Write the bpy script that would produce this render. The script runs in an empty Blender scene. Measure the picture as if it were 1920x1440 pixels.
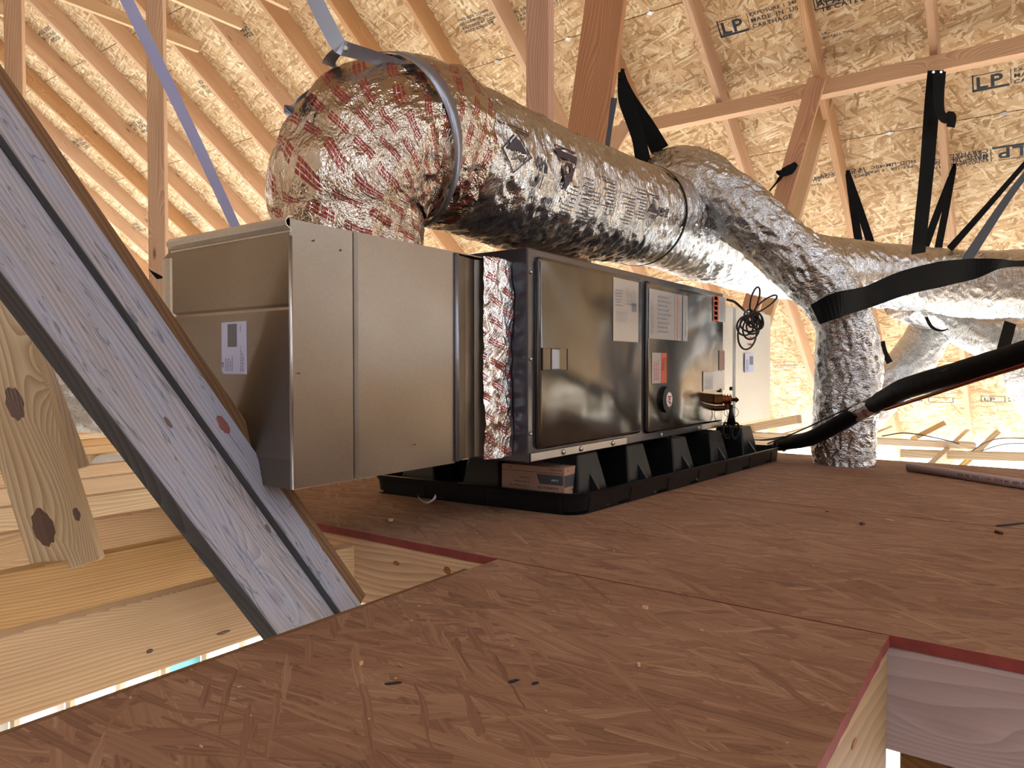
import bpy, bmesh, math, random
from mathutils import Vector, Matrix, noise
S = bpy.context.scene
COL = S.collection
V = Vector
# ------------------------------------------------------------------ camera, sky, exposure
# The attic is laid out in metres: +X runs along the air handler towards the eave, +Y along the ridge, z = 0 is the deck.
CAM_H = 0.407
YAW = math.radians(36.0)
FPX = 1350.0
cam_data = bpy.data.cameras.new('camera')
cam = bpy.data.objects.new('camera', cam_data)
COL.objects.link(cam)
cam_data.sensor_width = 36.0
cam_data.lens = FPX / 1920 * 36.0
cam_data.clip_start = 0.02
cam_data.clip_end = 200
cam.location = (0, 0, CAM_H)
cam.rotation_euler = (math.radians(90 - 1.27), 0, YAW - math.radians(90))
S.camera = cam
w = bpy.data.worlds.new('sky')
S.world = w
w.use_nodes = True
bgn = w.node_tree.nodes['Background']
bgn.inputs[0].default_value = (0.70, 0.84, 1.0, 1)
bgn.inputs[1].default_value = 6
sun_d = bpy.data.lights.new('sun', 'SUN')
sun_d.energy = 11.5
sun_d.angle = math.radians(3)
sun_d.color = (1.0, 0.97, 0.92)
sun = bpy.data.objects.new('sun', sun_d)
COL.objects.link(sun)
sun.location = (20, -4, 12)
sun.rotation_euler = V((-0.91, 0.14, -0.39)).to_track_quat('-Z', 'Y').to_euler()
S.view_settings.view_transform = 'Standard'
S.view_settings.look = 'None'
S.view_settings.exposure = 0.95
S.view_settings.gamma = 1.0
S.view_settings.use_curve_mapping = False

random.seed(7)
FWD = V((math.cos(YAW), math.sin(YAW), 0))
RGT = V((math.sin(YAW), -math.cos(YAW), 0))
def ray(px, py):
    return FWD + RGT * ((px - 960) / FPX) + V((0, 0, -(py - 690) / FPX))
def spot(px, py, d):
    "point of the attic at forward distance d (metres) measured off the photograph"
    return V((0, 0, CAM_H)) + ray(px, py) * d
def on_y(px, py, y):
    r = ray(px, py); return V((0, 0, CAM_H)) + r * (y / r.y)
def on_x(px, py, x):
    r = ray(px, py); return V((0, 0, CAM_H)) + r * (x / r.x)
def on_z(px, py, z):
    r = ray(px, py); return V((0, 0, CAM_H)) + r * ((z - CAM_H) / r.z)

# ------------------------------------------------------------------ naming
def tag(o, label=None, cat=None, group=None, kind=None):
    if label: o['label'] = label
    if cat: o['category'] = cat
    if group: o['group'] = group
    if kind: o['kind'] = kind
    return o
def empty(name, loc=(0, 0, 0), label=None, cat=None, group=None, kind=None):
    o = bpy.data.objects.new(name, None)
    COL.objects.link(o); o.location = loc; o.empty_display_size = 0.05
    return tag(o, label, cat, group, kind)
def link(name, me, mat, parent=None, mw=None):
    o = bpy.data.objects.new(name, me)
    COL.objects.link(o)
    if mat and not me.materials: me.materials.append(mat)
    if parent is not None:
        o.parent = parent
        if mw is None: mw = Matrix.Identity(4)
        o.matrix_basis = world_of(parent).inverted() @ mw
    elif mw is not None:
        o.matrix_basis = mw
    return o
def world_of(o):
    m = o.matrix_basis.copy()
    while o.parent is not None:
        o = o.parent; m = o.matrix_basis @ m
    return m
def smooth(me, on=True):
    for p in me.polygons: p.use_smooth = on
    return me
def from_bm(bm, name='m', sm=False):
    me = bpy.data.meshes.new(name); bm.normal_update(); bm.to_mesh(me); bm.free()
    if sm: smooth(me)
    return me
def frame(origin, ex, ey, ez):
    m = Matrix.Identity(4)
    for i, e in enumerate((ex, ey, ez)):
        for k in range(3): m[k][i] = e[k]
    for k in range(3): m[k][3] = origin[k]
    return m
def box_bm(bm, c, s, mat=None, rot=None):
    r = bmesh.ops.create_cube(bm, size=1.0)
    M = Matrix.Translation(V(c)) @ (rot.to_4x4() if rot else Matrix.Identity(4)) @ Matrix.Diagonal((s[0], s[1], s[2], 1))
    bmesh.ops.transform(bm, matrix=M, verts=r['verts'])
    return r['verts']
def bevel_all(bm, off, seg=2):
    bmesh.ops.bevel(bm, geom=bm.edges[:], offset=off, segments=seg, affect='EDGES', profile=0.5, clamp_overlap=True)
def box(name, c, s, mat, parent=None, bev=0.0, seg=2, rot=None, sm=False):
    "axis aligned box with its own origin at its centre"
    bm = bmesh.new(); box_bm(bm, (0, 0, 0), s)
    if bev: bevel_all(bm, bev, seg)
    me = from_bm(bm, name, sm)
    mw = Matrix.Translation(V(c)) @ (rot.to_4x4() if rot else Matrix.Identity(4))
    return link(name, me, mat, parent, mw)
def board(name, a, b, w, t, wdir, mat, parent=None, bev=0.0022, cut=None):
    "lumber from a to b; local x = grain, y = width, z = thickness"
    a, b = V(a), V(b); L = (b - a).length; ex = (b - a) / L
    ey = V(wdir); ey = (ey - ex * ey.dot(ex)).normalized(); ez = ex.cross(ey)
    bm = bmesh.new(); box_bm(bm, (L / 2, 0, 0), (L, w, t))
    if bev: bevel_all(bm, bev, 1)
    me = from_bm(bm, name)
    return link(name, me, mat, parent, frame(a, ex, ey, ez))
def cyl_bm(bm, a, b, r1, r2=None, n=20, caps=True):
    a, b = V(a), V(b); r2 = r1 if r2 is None else r2
    d = (b - a); q = d.to_track_quat('Z', 'Y').to_matrix().to_4x4()
    r = bmesh.ops.create_cone(bm, cap_ends=caps, segments=n, radius1=r1, radius2=r2, depth=d.length)
    bmesh.ops.transform(bm, matrix=Matrix.Translation((a + b) / 2) @ q, verts=r['verts'])
    return r['verts']
def catmull(pts, n):
    pts = [V(p) for p in pts]
    P = [pts[0] * 2 - pts[1]] + pts + [pts[-1] * 2 - pts[-2]]
    seg = [(P[i + 1] - P[i]).length for i in range(1, len(P) - 2)]
    tot = sum(seg); out = []
    for k in range(n):
        s = tot * k / (n - 1); i = 0
        while i < len(seg) - 1 and s > seg[i]: s -= seg[i]; i += 1
        t = min(1.0, s / seg[i])
        p0, p1, p2, p3 = P[i], P[i + 1], P[i + 2], P[i + 3]
        out.append((((p1 * 2) + (p2 - p0) * t + (p0 * 2 - p1 * 5 + p2 * 4 - p3) * t * t + (p1 * 3 - p0 - p2 * 3 + p3) * t ** 3) * 0.5, i + t))
    return out
class Tube:
    "swept tube with metre UVs (u along, v around) and an optional wrinkle function"
    def __init__(self, pts, radii, step=0.01, nseg=96, disp=None, up=(0, 0, 1)):
        pl = catmull(pts, 200); tot = sum((pl[i + 1][0] - pl[i][0]).length for i in range(199))
        n = max(6, int(tot / step)); self.P = catmull(pts, n); self.n = n; self.nseg = nseg; self.L = tot
        if not isinstance(radii, (list, tuple)): radii = [radii] * len(pts)
        self.R = []
        for p, t in self.P:
            i = min(int(t), len(radii) - 2); f = t - i; f = f * f * (3 - 2 * f)
            self.R.append(radii[i] * (1 - f) + radii[i + 1] * f)
        C = [p for p, t in self.P]; self.C = C
        T = [(C[min(i + 1, n - 1)] - C[max(i - 1, 0)]).normalized() for i in range(n)]; self.T = T
        N = V(up); N = (N - T[0] * N.dot(T[0]))
        if N.length < 1e-3: N = T[0].orthogonal()
        N.normalize(); self.N = []
        for i in range(n):
            if i:
                q = T[i - 1].rotation_difference(T[i]); N = q @ N
                N = (N - T[i] * N.dot(T[i])).normalized()
            self.N.append(N.copy())
        self.S = [0.0]
        for i in range(1, n): self.S.append(self.S[-1] + (C[i] - C[i - 1]).length)
        self.disp = disp
    def at(self, s, th, off=0.0, disp=None):
        "surface point at arclength s and angle th (0 = up side)"
        import bisect
        i = min(max(bisect.bisect(self.S, s) - 1, 0), self.n - 2)
        f = (s - self.S[i]) / max(1e-9, self.S[i + 1] - self.S[i]); f = min(max(f, 0), 1)
        c = self.C[i].lerp(self.C[i + 1], f); t = self.T[i].lerp(self.T[i + 1], f).normalized()
        nn = self.N[i].lerp(self.N[i + 1], f); nn = (nn - t * nn.dot(t)).normalized(); bb = t.cross(nn)
        r = self.R[i] * (1 - f) + self.R[i + 1] * f
        d = disp(s, th, r) if disp else self.disp(s, th, r) if self.disp else 0.0
        return c + (nn * math.cos(th) + bb * math.sin(th)) * (r + d + off)
    def mesh(self, name='tube', caps=True):
        verts, faces, uvs = [], [], []
        ns = self.nseg
        for i in range(self.n):
            t, nn = self.T[i], self.N[i]; bb = t.cross(nn); r = self.R[i]
            for j in range(ns):
                th = 2 * math.pi * j / ns
                d = self.disp(self.S[i], th, r) if self.disp else 0.0
                verts.append(self.C[i] + (nn * math.cos(th) + bb * math.sin(th)) * (r + d))
        for i in range(self.n - 1):
            for j in range(ns):
                k = (j + 1) % ns
                faces.append((i * ns + j, i * ns + k, (i + 1) * ns + k, (i + 1) * ns + j))
        if caps:
            faces.append(tuple(range(ns - 1, -1, -1)))
            faces.append(tuple((self.n - 1) * ns + j for j in range(ns)))
        me = bpy.data.meshes.new(name); me.from_pydata(verts, [], faces); me.update()
        uv = me.uv_layers.new(name='UVMap').data
        for p in me.polygons:
            for li in p.loop_indices:
                vi = me.loops[li].vertex_index; i, j = divmod(vi, ns)
                if j == 0 and p.index < (self.n - 1) * ns and p.index % ns == ns - 1: j = ns
                uv[li].uv = (self.S[i], 2 * math.pi * self.R[i] * j / ns)
        return smooth(me)
def tube(name, pts, radii, mat, parent=None, step=0.01, nseg=16, disp=None, caps=True):
    T = Tube(pts, radii, step, nseg, disp)
    o = link(name, T.mesh(name, caps), mat, parent, Matrix.Identity(4) if parent is not None else None)
    return o, T
def ribbon(name, pts, widths, mat, parent=None, wdir=None, th=0.0012, n=None, twist=None):
    "flat strap along pts; wdir = width direction (one vector or one per point)"
    pts = [V(p) for p in pts]
    if not isinstance(widths, (list, tuple)): widths = [widths] * len(pts)
    n = n or max(8, 10 * (len(pts) - 1)); P = catmull(pts, n)
    if wdir is None: wdir = RGT
    wd = [V(x) for x in wdir] if isinstance(wdir, list) else [V(wdir)] * len(pts)
    verts, faces = [], []
    for i, (p, t) in enumerate(P):
        k = min(int(t), len(pts) - 2); f = t - k
        tan = (P[min(i + 1, n - 1)][0] - P[max(i - 1, 0)][0]).normalized()
        u = wd[k].lerp(wd[k + 1], f); u = (u - tan * u.dot(tan)).normalized(); nn = tan.cross(u)
        ww = widths[k] * (1 - f) + widths[k + 1] * f
        for a, b in ((-1, 1), (1, 1), (1, -1), (-1, -1)):
            verts.append(p + u * (a * ww / 2) + nn * (b * th / 2))
    for i in range(n - 1):
        for j in range(4):
            k = (j + 1) % 4
            faces.append((i * 4 + j, i * 4 + k, i * 4 + 4 + k, i * 4 + 4 + j))
    faces += [(3, 2, 1, 0), tuple((n - 1) * 4 + j for j in range(4))]
    me = bpy.data.meshes.new(name); me.from_pydata(verts, [], faces); me.update()
    bm = bmesh.new(); bm.from_mesh(me); bmesh.ops.recalc_face_normals(bm, faces=bm.faces[:]); bm.to_mesh(me); bm.free()
    return link(name, me, mat, parent, Matrix.Identity(4) if parent is not None else None)
_txt = {}
def text_mesh(body, size=1.0, ext=0.0, align='LEFT', bold=0.0, spacing=1.0):
    "flat lettering as a mesh in its own xy plane"
    key = (body, size, ext, align, bold, spacing)
    if key not in _txt:
        c = bpy.data.curves.new('t', 'FONT'); c.body = body; c.size = size; c.extrude = ext; c.align_x = align
        c.offset = bold; c.resolution_u = 3; c.space_line = 0.85; c.space_character = spacing
        o = bpy.data.objects.new('t', c); COL.objects.link(o)
        dg = bpy.context.evaluated_depsgraph_get(); dg.update()
        me = bpy.data.meshes.new_from_object(o.evaluated_get(dg))
        bpy.data.objects.remove(o); _txt[key] = me
    return _txt[key].copy()
# ------------------------------------------------------------------ materials
def lin(h):
    out = []
    for i in (0, 2, 4):
        c = int(h[i:i + 2], 16) / 255
        out.append(c / 12.92 if c <= 0.04045 else ((c + 0.055) / 1.055) ** 2.4)
    return (*out, 1)
class NT:
    def __init__(self, name):
        self.m = bpy.data.materials.new(name); self.m.use_nodes = True
        self.t = self.m.node_tree; self.b = self.t.nodes['Principled BSDF']
    def n(self, typ, **kw):
        nd = self.t.nodes.new(typ)
        for k, v in kw.items():
            if k.startswith('i_'):
                nd.inputs[int(k[2:])].default_value = v
            else: setattr(nd, k, v)
        return nd
    def l(self, a, b): self.t.links.new(a, b)
    def math(self, op, a, b=None, c=None, clamp=False):
        nd = self.n('ShaderNodeMath', operation=op, use_clamp=clamp)
        for i, x in enumerate((a, b, c)):
            if x is None: continue
            if isinstance(x, (int, float)): nd.inputs[i].default_value = x
            else: self.l(x, nd.inputs[i])
        return nd.outputs[0]
    def mapping(self, src, loc=(0, 0, 0), rot=(0, 0, 0), sc=(1, 1, 1)):
        nd = self.n('ShaderNodeMapping')
        if rot != (0, 0, 0):        # turn first, then stretch
            nd.vector_type = 'TEXTURE'; sc = tuple(1.0 / q for q in sc)
        nd.inputs[1].default_value = loc; nd.inputs[2].default_value = rot; nd.inputs[3].default_value = sc
        self.l(src, nd.inputs[0]); return nd.outputs[0]
    def noise(self, src, sc, det=3, rough=0.55, dist=0.0):
        nd = self.n('ShaderNodeTexNoise'); nd.inputs['Scale'].default_value = sc; nd.inputs['Detail'].default_value = det
        nd.inputs['Roughness'].default_value = rough; nd.inputs['Distortion'].default_value = dist
        if src is not None: self.l(src, nd.inputs['Vector'])
        return nd
    def ramp(self, fac, stops, interp='LINEAR'):
        nd = self.n('ShaderNodeValToRGB'); cr = nd.color_ramp; cr.interpolation = interp
        while len(cr.elements) < len(stops): cr.elements.new(0.5)
        for e, (p, c) in zip(cr.elements, stops): e.position = p; e.color = c if len(c) == 4 else (*c, 1)
        self.l(fac, nd.inputs[0]); return nd.outputs[0]
    def mix(self, fac, a, b, mode='MIX'):
        nd = self.n('ShaderNodeMix', data_type='RGBA', blend_type=mode)
        for i, x in ((0, fac), (6, a), (7, b)):
            if isinstance(x, (int, float)): nd.inputs[i].default_value = x
            elif isinstance(x, tuple): nd.inputs[i].default_value = x
            else: self.l(x, nd.inputs[i])
        return nd.outputs[2]
    def bump(self, h, strength=0.3, dist=0.002, normal=None):
        nd = self.n('ShaderNodeBump'); nd.inputs['Strength'].default_value = strength; nd.inputs['Distance'].default_value = dist
        self.l(h, nd.inputs['Height'])
        if normal is not None: self.l(normal, nd.inputs['Normal'])
        return nd.outputs[0]
    def obj_co(self, rnd=True):
        tc = self.n('ShaderNodeTexCoord').outputs['Object']
        if not rnd: return tc
        oi = self.n('ShaderNodeObjectInfo').outputs['Random']
        v = self.n('ShaderNodeVectorMath', operation='SCALE'); v.inputs[0].default_value = (37.0, 53.0, 11.0); self.l(oi, v.inputs['Scale'])
        a = self.n('ShaderNodeVectorMath', operation='ADD'); self.l(tc, a.inputs[0]); self.l(v.outputs[0], a.inputs[1])
        return a.outputs[0]
    def set(self, color=None, rough=None, metal=None, normal=None, spec=None, coat=None, coat_rough=None, sheen=None):
        for nm, x in (('Base Color', color), ('Roughness', rough), ('Metallic', metal), ('Normal', normal), ('Specular IOR Level', spec), ('Coat Weight', coat), ('Coat Roughness', coat_rough), ('Sheen Weight', sheen)):
            if x is None: continue
            if isinstance(x, (int, float, tuple)): self.b.inputs[nm].default_value = x
            else: self.l(x, self.b.inputs[nm])
        return self.m

def osb(name, dark, mid, light, pale, flake=1.0, bump=0.5, rough=0.75, tint=None, stretch=1.0, gw=0.55, fw=0.85, turn=0, spread=1.0):
    N = NT(name); co = N.obj_co()
    wob = N.noise(co, 11, 2, 0.5)
    wv = N.n('ShaderNodeVectorMath', operation='MULTIPLY_ADD'); N.l(wob.outputs['Color'], wv.inputs[0]); wv.inputs[1].default_value = (0.014, 0.014, 0); N.l(co, wv.inputs[2])
    base = None; hgt = None
    for i, (ang, sx, sy, th) in enumerate(((4, 12, 52, 0), (-18, 12, 60, .5), (27, 13, 52, .5), (-44, 15, 60, .6), (8, 11, 70, .6), (50, 15, 66, .66), (-30, 11, 44, .74), (82, 17, 70, .82), (15, 10, 110, .72), (-66, 17, 90, .86))):
        mp = N.mapping(wv.outputs[0], loc=(i * 3.7, i * 1.9, 0), rot=(0, 0, math.radians(turn + ang * spread + 0.01)), sc=(sx / flake / stretch, sy / flake, 1))
        vo = N.n('ShaderNodeTexVoronoi', voronoi_dimensions='2D', distance='MANHATTAN'); N.l(mp, vo.inputs['Vector']); vo.inputs['Scale'].default_value = 1.0
        sp = N.n('ShaderNodeSeparateColor'); N.l(vo.outputs['Color'], sp.inputs[0])
        # every flake also has its own fine grain
        gr = N.noise(N.mapping(mp, sc=(0.5, 5, 1)), 1.0, 2)
        val = N.math('MULTIPLY_ADD', gr.outputs[0], gw, N.math('MULTIPLY', sp.outputs[0], fw)); val = N.math('ADD', val, 0.5 - (gw + fw) / 2)
        if base is None: base, hgt = val, sp.outputs[2]
        else:
            mk = N.math('GREATER_THAN', sp.outputs[1], th)
            base = N.mix(mk, base, val); hgt = N.mix(mk, hgt, sp.outputs[2])
    col = N.ramp(base, [(0.0, dark), (0.33, mid), (0.68, light), (1.0, pale)])
    big = N.noise(co, 2.2, 3)
    f = N.ramp(big.outputs[0], [(0.35, (0.78, 0.72, 0.66)), (0.62, (1, 1, 1))])
    col = N.mix(0.75, col, f, 'MULTIPLY')
    fine = N.noise(N.mapping(co, sc=(60, 200, 1)), 1, 3)
    h = N.math('MULTIPLY_ADD', fine.outputs[0], 0.5, hgt)
    # splits and pits between flakes
    pit = N.noise(N.mapping(co, rot=(0, 0, math.radians(turn) + .2), sc=(16, 60, 1)), 1, 4, 0.7)
    pm = N.ramp(pit.outputs[0], [(0.27, (0.35, 0.3, 0.27)), (0.36, (1, 1, 1))])
    col = N.mix(0.8, col, pm, 'MULTIPLY')
    return N.set(color=col, rough=rough, normal=N.bump(h, bump, 0.0012), spec=0.25)

def wood(name, dark, light, ring=1.0, knot='5a3a24', grey=None, bump=0.25, rough=0.7, streak=None, knots=1.0, hue_var=0.12):
    N = NT(name); co = N.obj_co()
    n1 = N.noise(N.mapping(co, sc=(0.9, 5, 5)), 1, 2)
    wv = N.n('ShaderNodeVectorMath', operation='MULTIPLY_ADD'); N.l(n1.outputs['Color'], wv.inputs[0]); wv.inputs[1].default_value = (0.0, 0.04, 0.04); N.l(co, wv.inputs[2])
    # knots bend the grain
    vk = N.n('ShaderNodeTexVoronoi', feature='F1'); N.l(N.mapping(co, sc=(2.1, 7.5, 5)), vk.inputs['Vector']); vk.inputs['Scale'].default_value = 1
    kd = vk.outputs['Distance']
    wav = N.n('ShaderNodeTexWave', wave_type='BANDS', bands_direction='DIAGONAL', wave_profile='SAW')
    wav.inputs['Scale'].default_value = 60 * ring; wav.inputs['Distortion'].default_value = 10; wav.inputs['Detail'].default_value = 1; wav.inputs['Detail Scale'].default_value = 0.06
    kk = N.math('DIVIDE', 0.02, N.math('ADD', kd, 0.06))
    off = N.n('ShaderNodeCombineXYZ'); N.l(kk, off.inputs[1])
    ad = N.n('ShaderNodeVectorMath', operation='ADD'); N.l(N.mapping(wv.outputs[0], sc=(0.05, 1.0, 1.0)), ad.inputs[0]); N.l(off.outputs[0], ad.inputs[1])
    N.l(ad.outputs[0], wav.inputs['Vector'])
    fine = N.noise(N.mapping(co, sc=(3, 160, 160)), 1, 2)
    f = N.math('MULTIPLY_ADD', fine.outputs[0], 0.45, N.math('MULTIPLY', wav.outputs[0], 0.55))
    col = N.ramp(f, [(0.15, light), (0.85, dark)])
    blot = N.noise(N.mapping(co, sc=(1.3, 9, 9)), 1, 3)
    col = N.mix(0.55, col, N.ramp(blot.outputs[0], [(0.3, (0.72, 0.66, 0.62)), (0.65, (1.0, 1.0, 1.0))]), 'MULTIPLY')
    km = N.ramp(kd, [(0.03 * knots, (1, 1, 1)), (0.085 * knots + 0.001, (0, 0, 0))])
    col = N.mix(N.math('MULTIPLY', km, 0.8), col, lin(knot))
    if grey:
        g = N.noise(N.mapping(co, sc=(2.5, 16, 16)), 1, 4, 0.65)
        col = N.mix(N.ramp(g.outputs[0], [(0.42, (0, 0, 0)), (0.68, (0.85, 0.85, 0.85))]), col, lin(grey))
    if streak:
        s = N.noise(N.mapping(co, sc=(2.2, 34, 34)), 1, 3, 0.5, 1.4)
        r = N.ramp(s.outputs[0], [(0.485, (0, 0, 0)), (0.5, (1, 1, 1)), (0.515, (0, 0, 0))])
        col = N.mix(N.math('MULTIPLY', r, 0.8), col, lin(streak))
    oi = N.n('ShaderNodeObjectInfo').outputs['Random']
    hv = N.n('ShaderNodeHueSaturation'); N.l(col, hv.inputs['Color'])
    N.l(N.math('MULTIPLY_ADD', oi, hue_var * 2, 1 - hue_var), hv.inputs['Value'])
    N.l(N.math('MULTIPLY_ADD', oi, -0.3, 1.12), hv.inputs['Saturation'])
    return N.set(color=hv.outputs[0], rough=rough, normal=N.bump(f, bump, 0.0015), spec=0.3)

def foil(name, tint='d9d9dc', rough=0.2, s1=(16, 60, 1), bump=0.8, dist=0.006, red=False, weave=True, metal=1.0):
    "crinkled aluminised film over duct insulation; UVs are metres along / around"
    N = NT(name); uv = N.n('ShaderNodeTexCoord').outputs['UV']
    rt = N.mapping(uv, rot=(0, 0, math.radians(8 if not red else 35)))
    warp = N.noise(N.mapping(rt, sc=(5, 5, 1)), 1, 2)
    wv = N.n('ShaderNodeVectorMath', operation='MULTIPLY_ADD'); N.l(warp.outputs['Color'], wv.inputs[0]); wv.inputs[1].default_value = (0.10, 0.10, 0); N.l(rt, wv.inputs[2])
    a = N.noise(N.mapping(wv.outputs[0], sc=s1), 1, 4, 0.62)
    ridge = N.math('ABSOLUTE', N.math('SUBTRACT', a.outputs[0], 0.5))
    b = N.noise(N.mapping(wv.outputs[0], loc=(3, 1, 0), sc=(s1[0] * 2.6, s1[1] * 1.0, 1)), 1, 3, 0.6)
    ridge2 = N.math('ABSOLUTE', N.math('SUBTRACT', b.outputs[0], 0.5))
    h = N.math('ADD', N.math('MULTIPLY', ridge, -1.6), N.math('MULTIPLY', ridge2, -0.9))
    nrm = N.bump(h, bump, dist)
    col = lin(tint)
    met, rg = metal, rough
    if weave:
        v = N.n('ShaderNodeTexVoronoi', feature='DISTANCE_TO_EDGE', voronoi_dimensions='2D'); N.l(N.mapping(uv, rot=(0, 0, .6), sc=(70, 16, 1)), v.inputs['Vector']); v.inputs['Scale'].default_value = 1
        e = N.ramp(v.outputs['Distance'], [(0.0, (0, 0, 0)), (0.03, (1, 1, 1))])
        col = N.mix(N.math('MULTIPLY', N.math('SUBTRACT', 1.0, e), 0.25), col, lin('8a7a68'))
        rr = N.noise(N.mapping(uv, sc=(9, 9, 1)), 1, 3)
        rg = N.math('MULTIPLY_ADD', rr.outputs[0], 0.12, rough - 0.04)
    if red:
        # rows of small red printed bars, three lines of lettering each
        r2 = N.mapping(uv, rot=(0, 0, math.radians(24)), sc=(1, 1, 1))
        wz = N.n('ShaderNodeVectorMath', operation='MULTIPLY_ADD'); N.l(warp.outputs['Color'], wz.inputs[0]); wz.inputs[1].default_value = (0.03, 0.03, 0); N.l(r2, wz.inputs[2])
        sp = N.n('ShaderNodeSeparateXYZ'); N.l(wz.outputs[0], sp.inputs[0])
        X = N.math('DIVIDE', sp.outputs[0], 0.046); row = N.math('FLOOR', X); fx = N.math('FRACT', X)
        Y = N.math('ADD', N.math('DIVIDE', sp.outputs[1], 0.075), N.math('MULTIPLY', row, 0.37)); fy = N.math('FRACT', Y)
        m1 = N.math('MULTIPLY', N.math('GREATER_THAN', fx, 0.30), N.math('LESS_THAN', fx, 0.68))
        m2 = N.math('MULTIPLY', N.math('GREATER_THAN', fy, 0.10), N.math('LESS_THAN', fy, 0.84))
        ln = N.math('FRACT', N.math('MULTIPLY', fx, 7.6)); l1 = N.math('GREATER_THAN', ln, 0.26)
        gl = N.noise(N.mapping(wz.outputs[0], sc=(30, 420, 1)), 1, 1); l2 = N.math('GREATER_THAN', gl.outputs[0], 0.40)
        m = N.math('MULTIPLY', N.math('MULTIPLY', m1, m2), N.math('MULTIPLY', l1, l2))
        m = N.math('MULTIPLY', m, 0.92)
        col = N.mix(m, col, lin('8e1c1e'))
        met = N.math('MULTIPLY_ADD', m, -0.65, 1.0)
    return N.set(color=col, rough=rg, metal=met, normal=nrm)

def galv(name, tint='b7b4ae', rough=0.33, wav=0.4):
    N = NT(name); tc = N.n('ShaderNodeTexCoord').outputs['Object']
    v = N.n('ShaderNodeTexVoronoi'); N.l(tc, v.inputs['Vector']); v.inputs['Scale'].default_value = 210
    sp = N.n('ShaderNodeSeparateColor'); N.l(v.outputs['Color'], sp.inputs[0])
    col = N.mix(N.math('MULTIPLY', sp.outputs[0], 0.16), lin(tint), lin('8f8c86'))
    s = N.noise(tc, 3.0, 3)
    rg = N.math('MULTIPLY_ADD', s.outputs[0], 0.12, rough - 0.06)
    w1 = N.noise(tc, 3.2, 1)
    n1 = N.bump(w1.outputs[0], wav, 0.02)
    n2 = N.bump(sp.outputs[1], 0.05, 0.0004, n1)
    return N.set(color=col, rough=rg, metal=0.92, normal=n2)

def plain(name, hexc, rough=0.5, metal=0.0, bump=None, spec=0.5, coat=0.0, wav=None, var=0.0, bs=60):
    N = NT(name); tc = N.n('ShaderNodeTexCoord').outputs['Object']
    col = lin(hexc); nrm = None
    if var:
        nz = N.noise(tc, 20, 4); col = N.mix(var, col, N.ramp(nz.outputs[0], [(0.3, (0.4, 0.4, 0.4)), (0.7, (1.25, 1.25, 1.25))]), 'MULTIPLY')
    if wav: nrm = N.bump(N.noise(tc, wav[0], 1).outputs[0], wav[1], wav[2])
    if bump: nrm = N.bump(N.noise(tc, bs, 3).outputs[0], bump, 0.001, nrm)
    return N.set(color=col, rough=rough, metal=metal, normal=nrm, spec=spec, coat=coat, coat_rough=0.12 if coat else None)

M = {}
M['roof'] = osb('roof_board', lin('9c7c58'), lin('c9a880'), lin('dfc59e'), lin('f3e8cc'), flake=1.25, bump=0.35)
M['deck'] = osb('deck_board', lin('6b4d3f'), lin('87634e'), lin('99745c'), lin('b59278'), flake=1.2, bump=0.9, stretch=1.5, gw=1.1, fw=0.5, turn=88, spread=0.55)
M['deck_edge'] = plain('deck_edge', '7d2f2c', 0.8, bump=0.9, var=0.5, bs=240)
M['rafter'] = wood('rafter_pine', lin('b28560'), lin('d6b08a'), ring=0.9)
M['joist'] = wood('joist_pine', lin('ad8459'), lin('d3b184'), ring=1.5)
M['post'] = wood('post_pine', lin('a8795a'), lin('cfa080'), ring=0.8)
M['pale'] = wood('pale_pine', lin('b08f66'), lin('dcc29a'), ring=0.9)
M['white_pine'] = wood('fresh_pine', lin('b99c78'), lin('dccbb0'), ring=0.7)
M['board_knotty'] = wood('knotty_board', lin('a88a66'), lin('dcc8a6'), ring=1.5, knot='5b3f38', knots=0.6, bump=0.35)
M['grey'] = wood('weathered_board', lin('847c80'), lin('b3abb0'), ring=0.9, knot='6f3a36', grey='9296aa', streak='4c5764', knots=0.8, bump=0.4)
M['grey_shaded'] = wood('shaded_underside', lin('39383a'), lin('5d5b5a'), ring=1.0, grey='44474d', knots=0.3, bump=0.6)  # shade of the brace undersides put into a darker grey
M['brown_edge'] = wood('brown_board', lin('5e4028'), lin('85603c'), ring=1.0)
M['header'] = wood('header_board', lin('a08c8e'), lin('b8a5a6'), ring=0.7, knots=0.3)
M['foil'] = foil('duct_foil', s1=(40, 17, 1), dist=0.007, bump=1.0, tint='c4c3c2', rough=0.15)
M['foil_fine'] = foil('duct_foil_fine', s1=(38, 24, 1), bump=1.0, dist=0.008, rough=0.13, tint='c2c4c6')
M['foil_red'] = foil('printed_foil', tint='bfb4a8', red=True, s1=(24, 30, 1), bump=0.9, dist=0.009, rough=0.12, weave=False)
M['galv'] = galv('galvanised', '7f7468', 0.34)
M['galv_soft'] = galv('galvanised_light', 'cfccc4', 0.42)
M['strap_metal'] = plain('strap_metal', '9296a2', 0.38, 0.85, bump=0.1)
M['cabinet'] = plain('cabinet_sky_tint', '35353f', 0.3, 0.4, wav=(2.4, 0.7, 0.03), coat=0.6)  # slightly bluish: sky reflected on the cabinet end put into the colour
M['cabinet_door'] = plain('door_paint', '37322d', 0.16, 0.6, wav=(3.4, 1.0, 0.035), coat=0.7)
M['plastic'] = plain('black_plastic', '08090c', 0.42, bump=0.25, bs=700, spec=0.25)
M['rubber'] = plain('black_rubber', '090909', 0.62, bump=0.3, bs=300, spec=0.15)
M['webbing'] = plain('black_webbing', '050505', 0.75, bump=0.5, bs=900, spec=0.15)
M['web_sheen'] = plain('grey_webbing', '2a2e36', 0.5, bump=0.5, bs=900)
M['paper'] = plain('paper', 'd9d3cc', 0.5)
M['paper_blue'] = plain('label_paper', 'c3c6e6', 0.5)
M['ink'] = plain('ink', '1c1a1c', 0.6)
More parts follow.
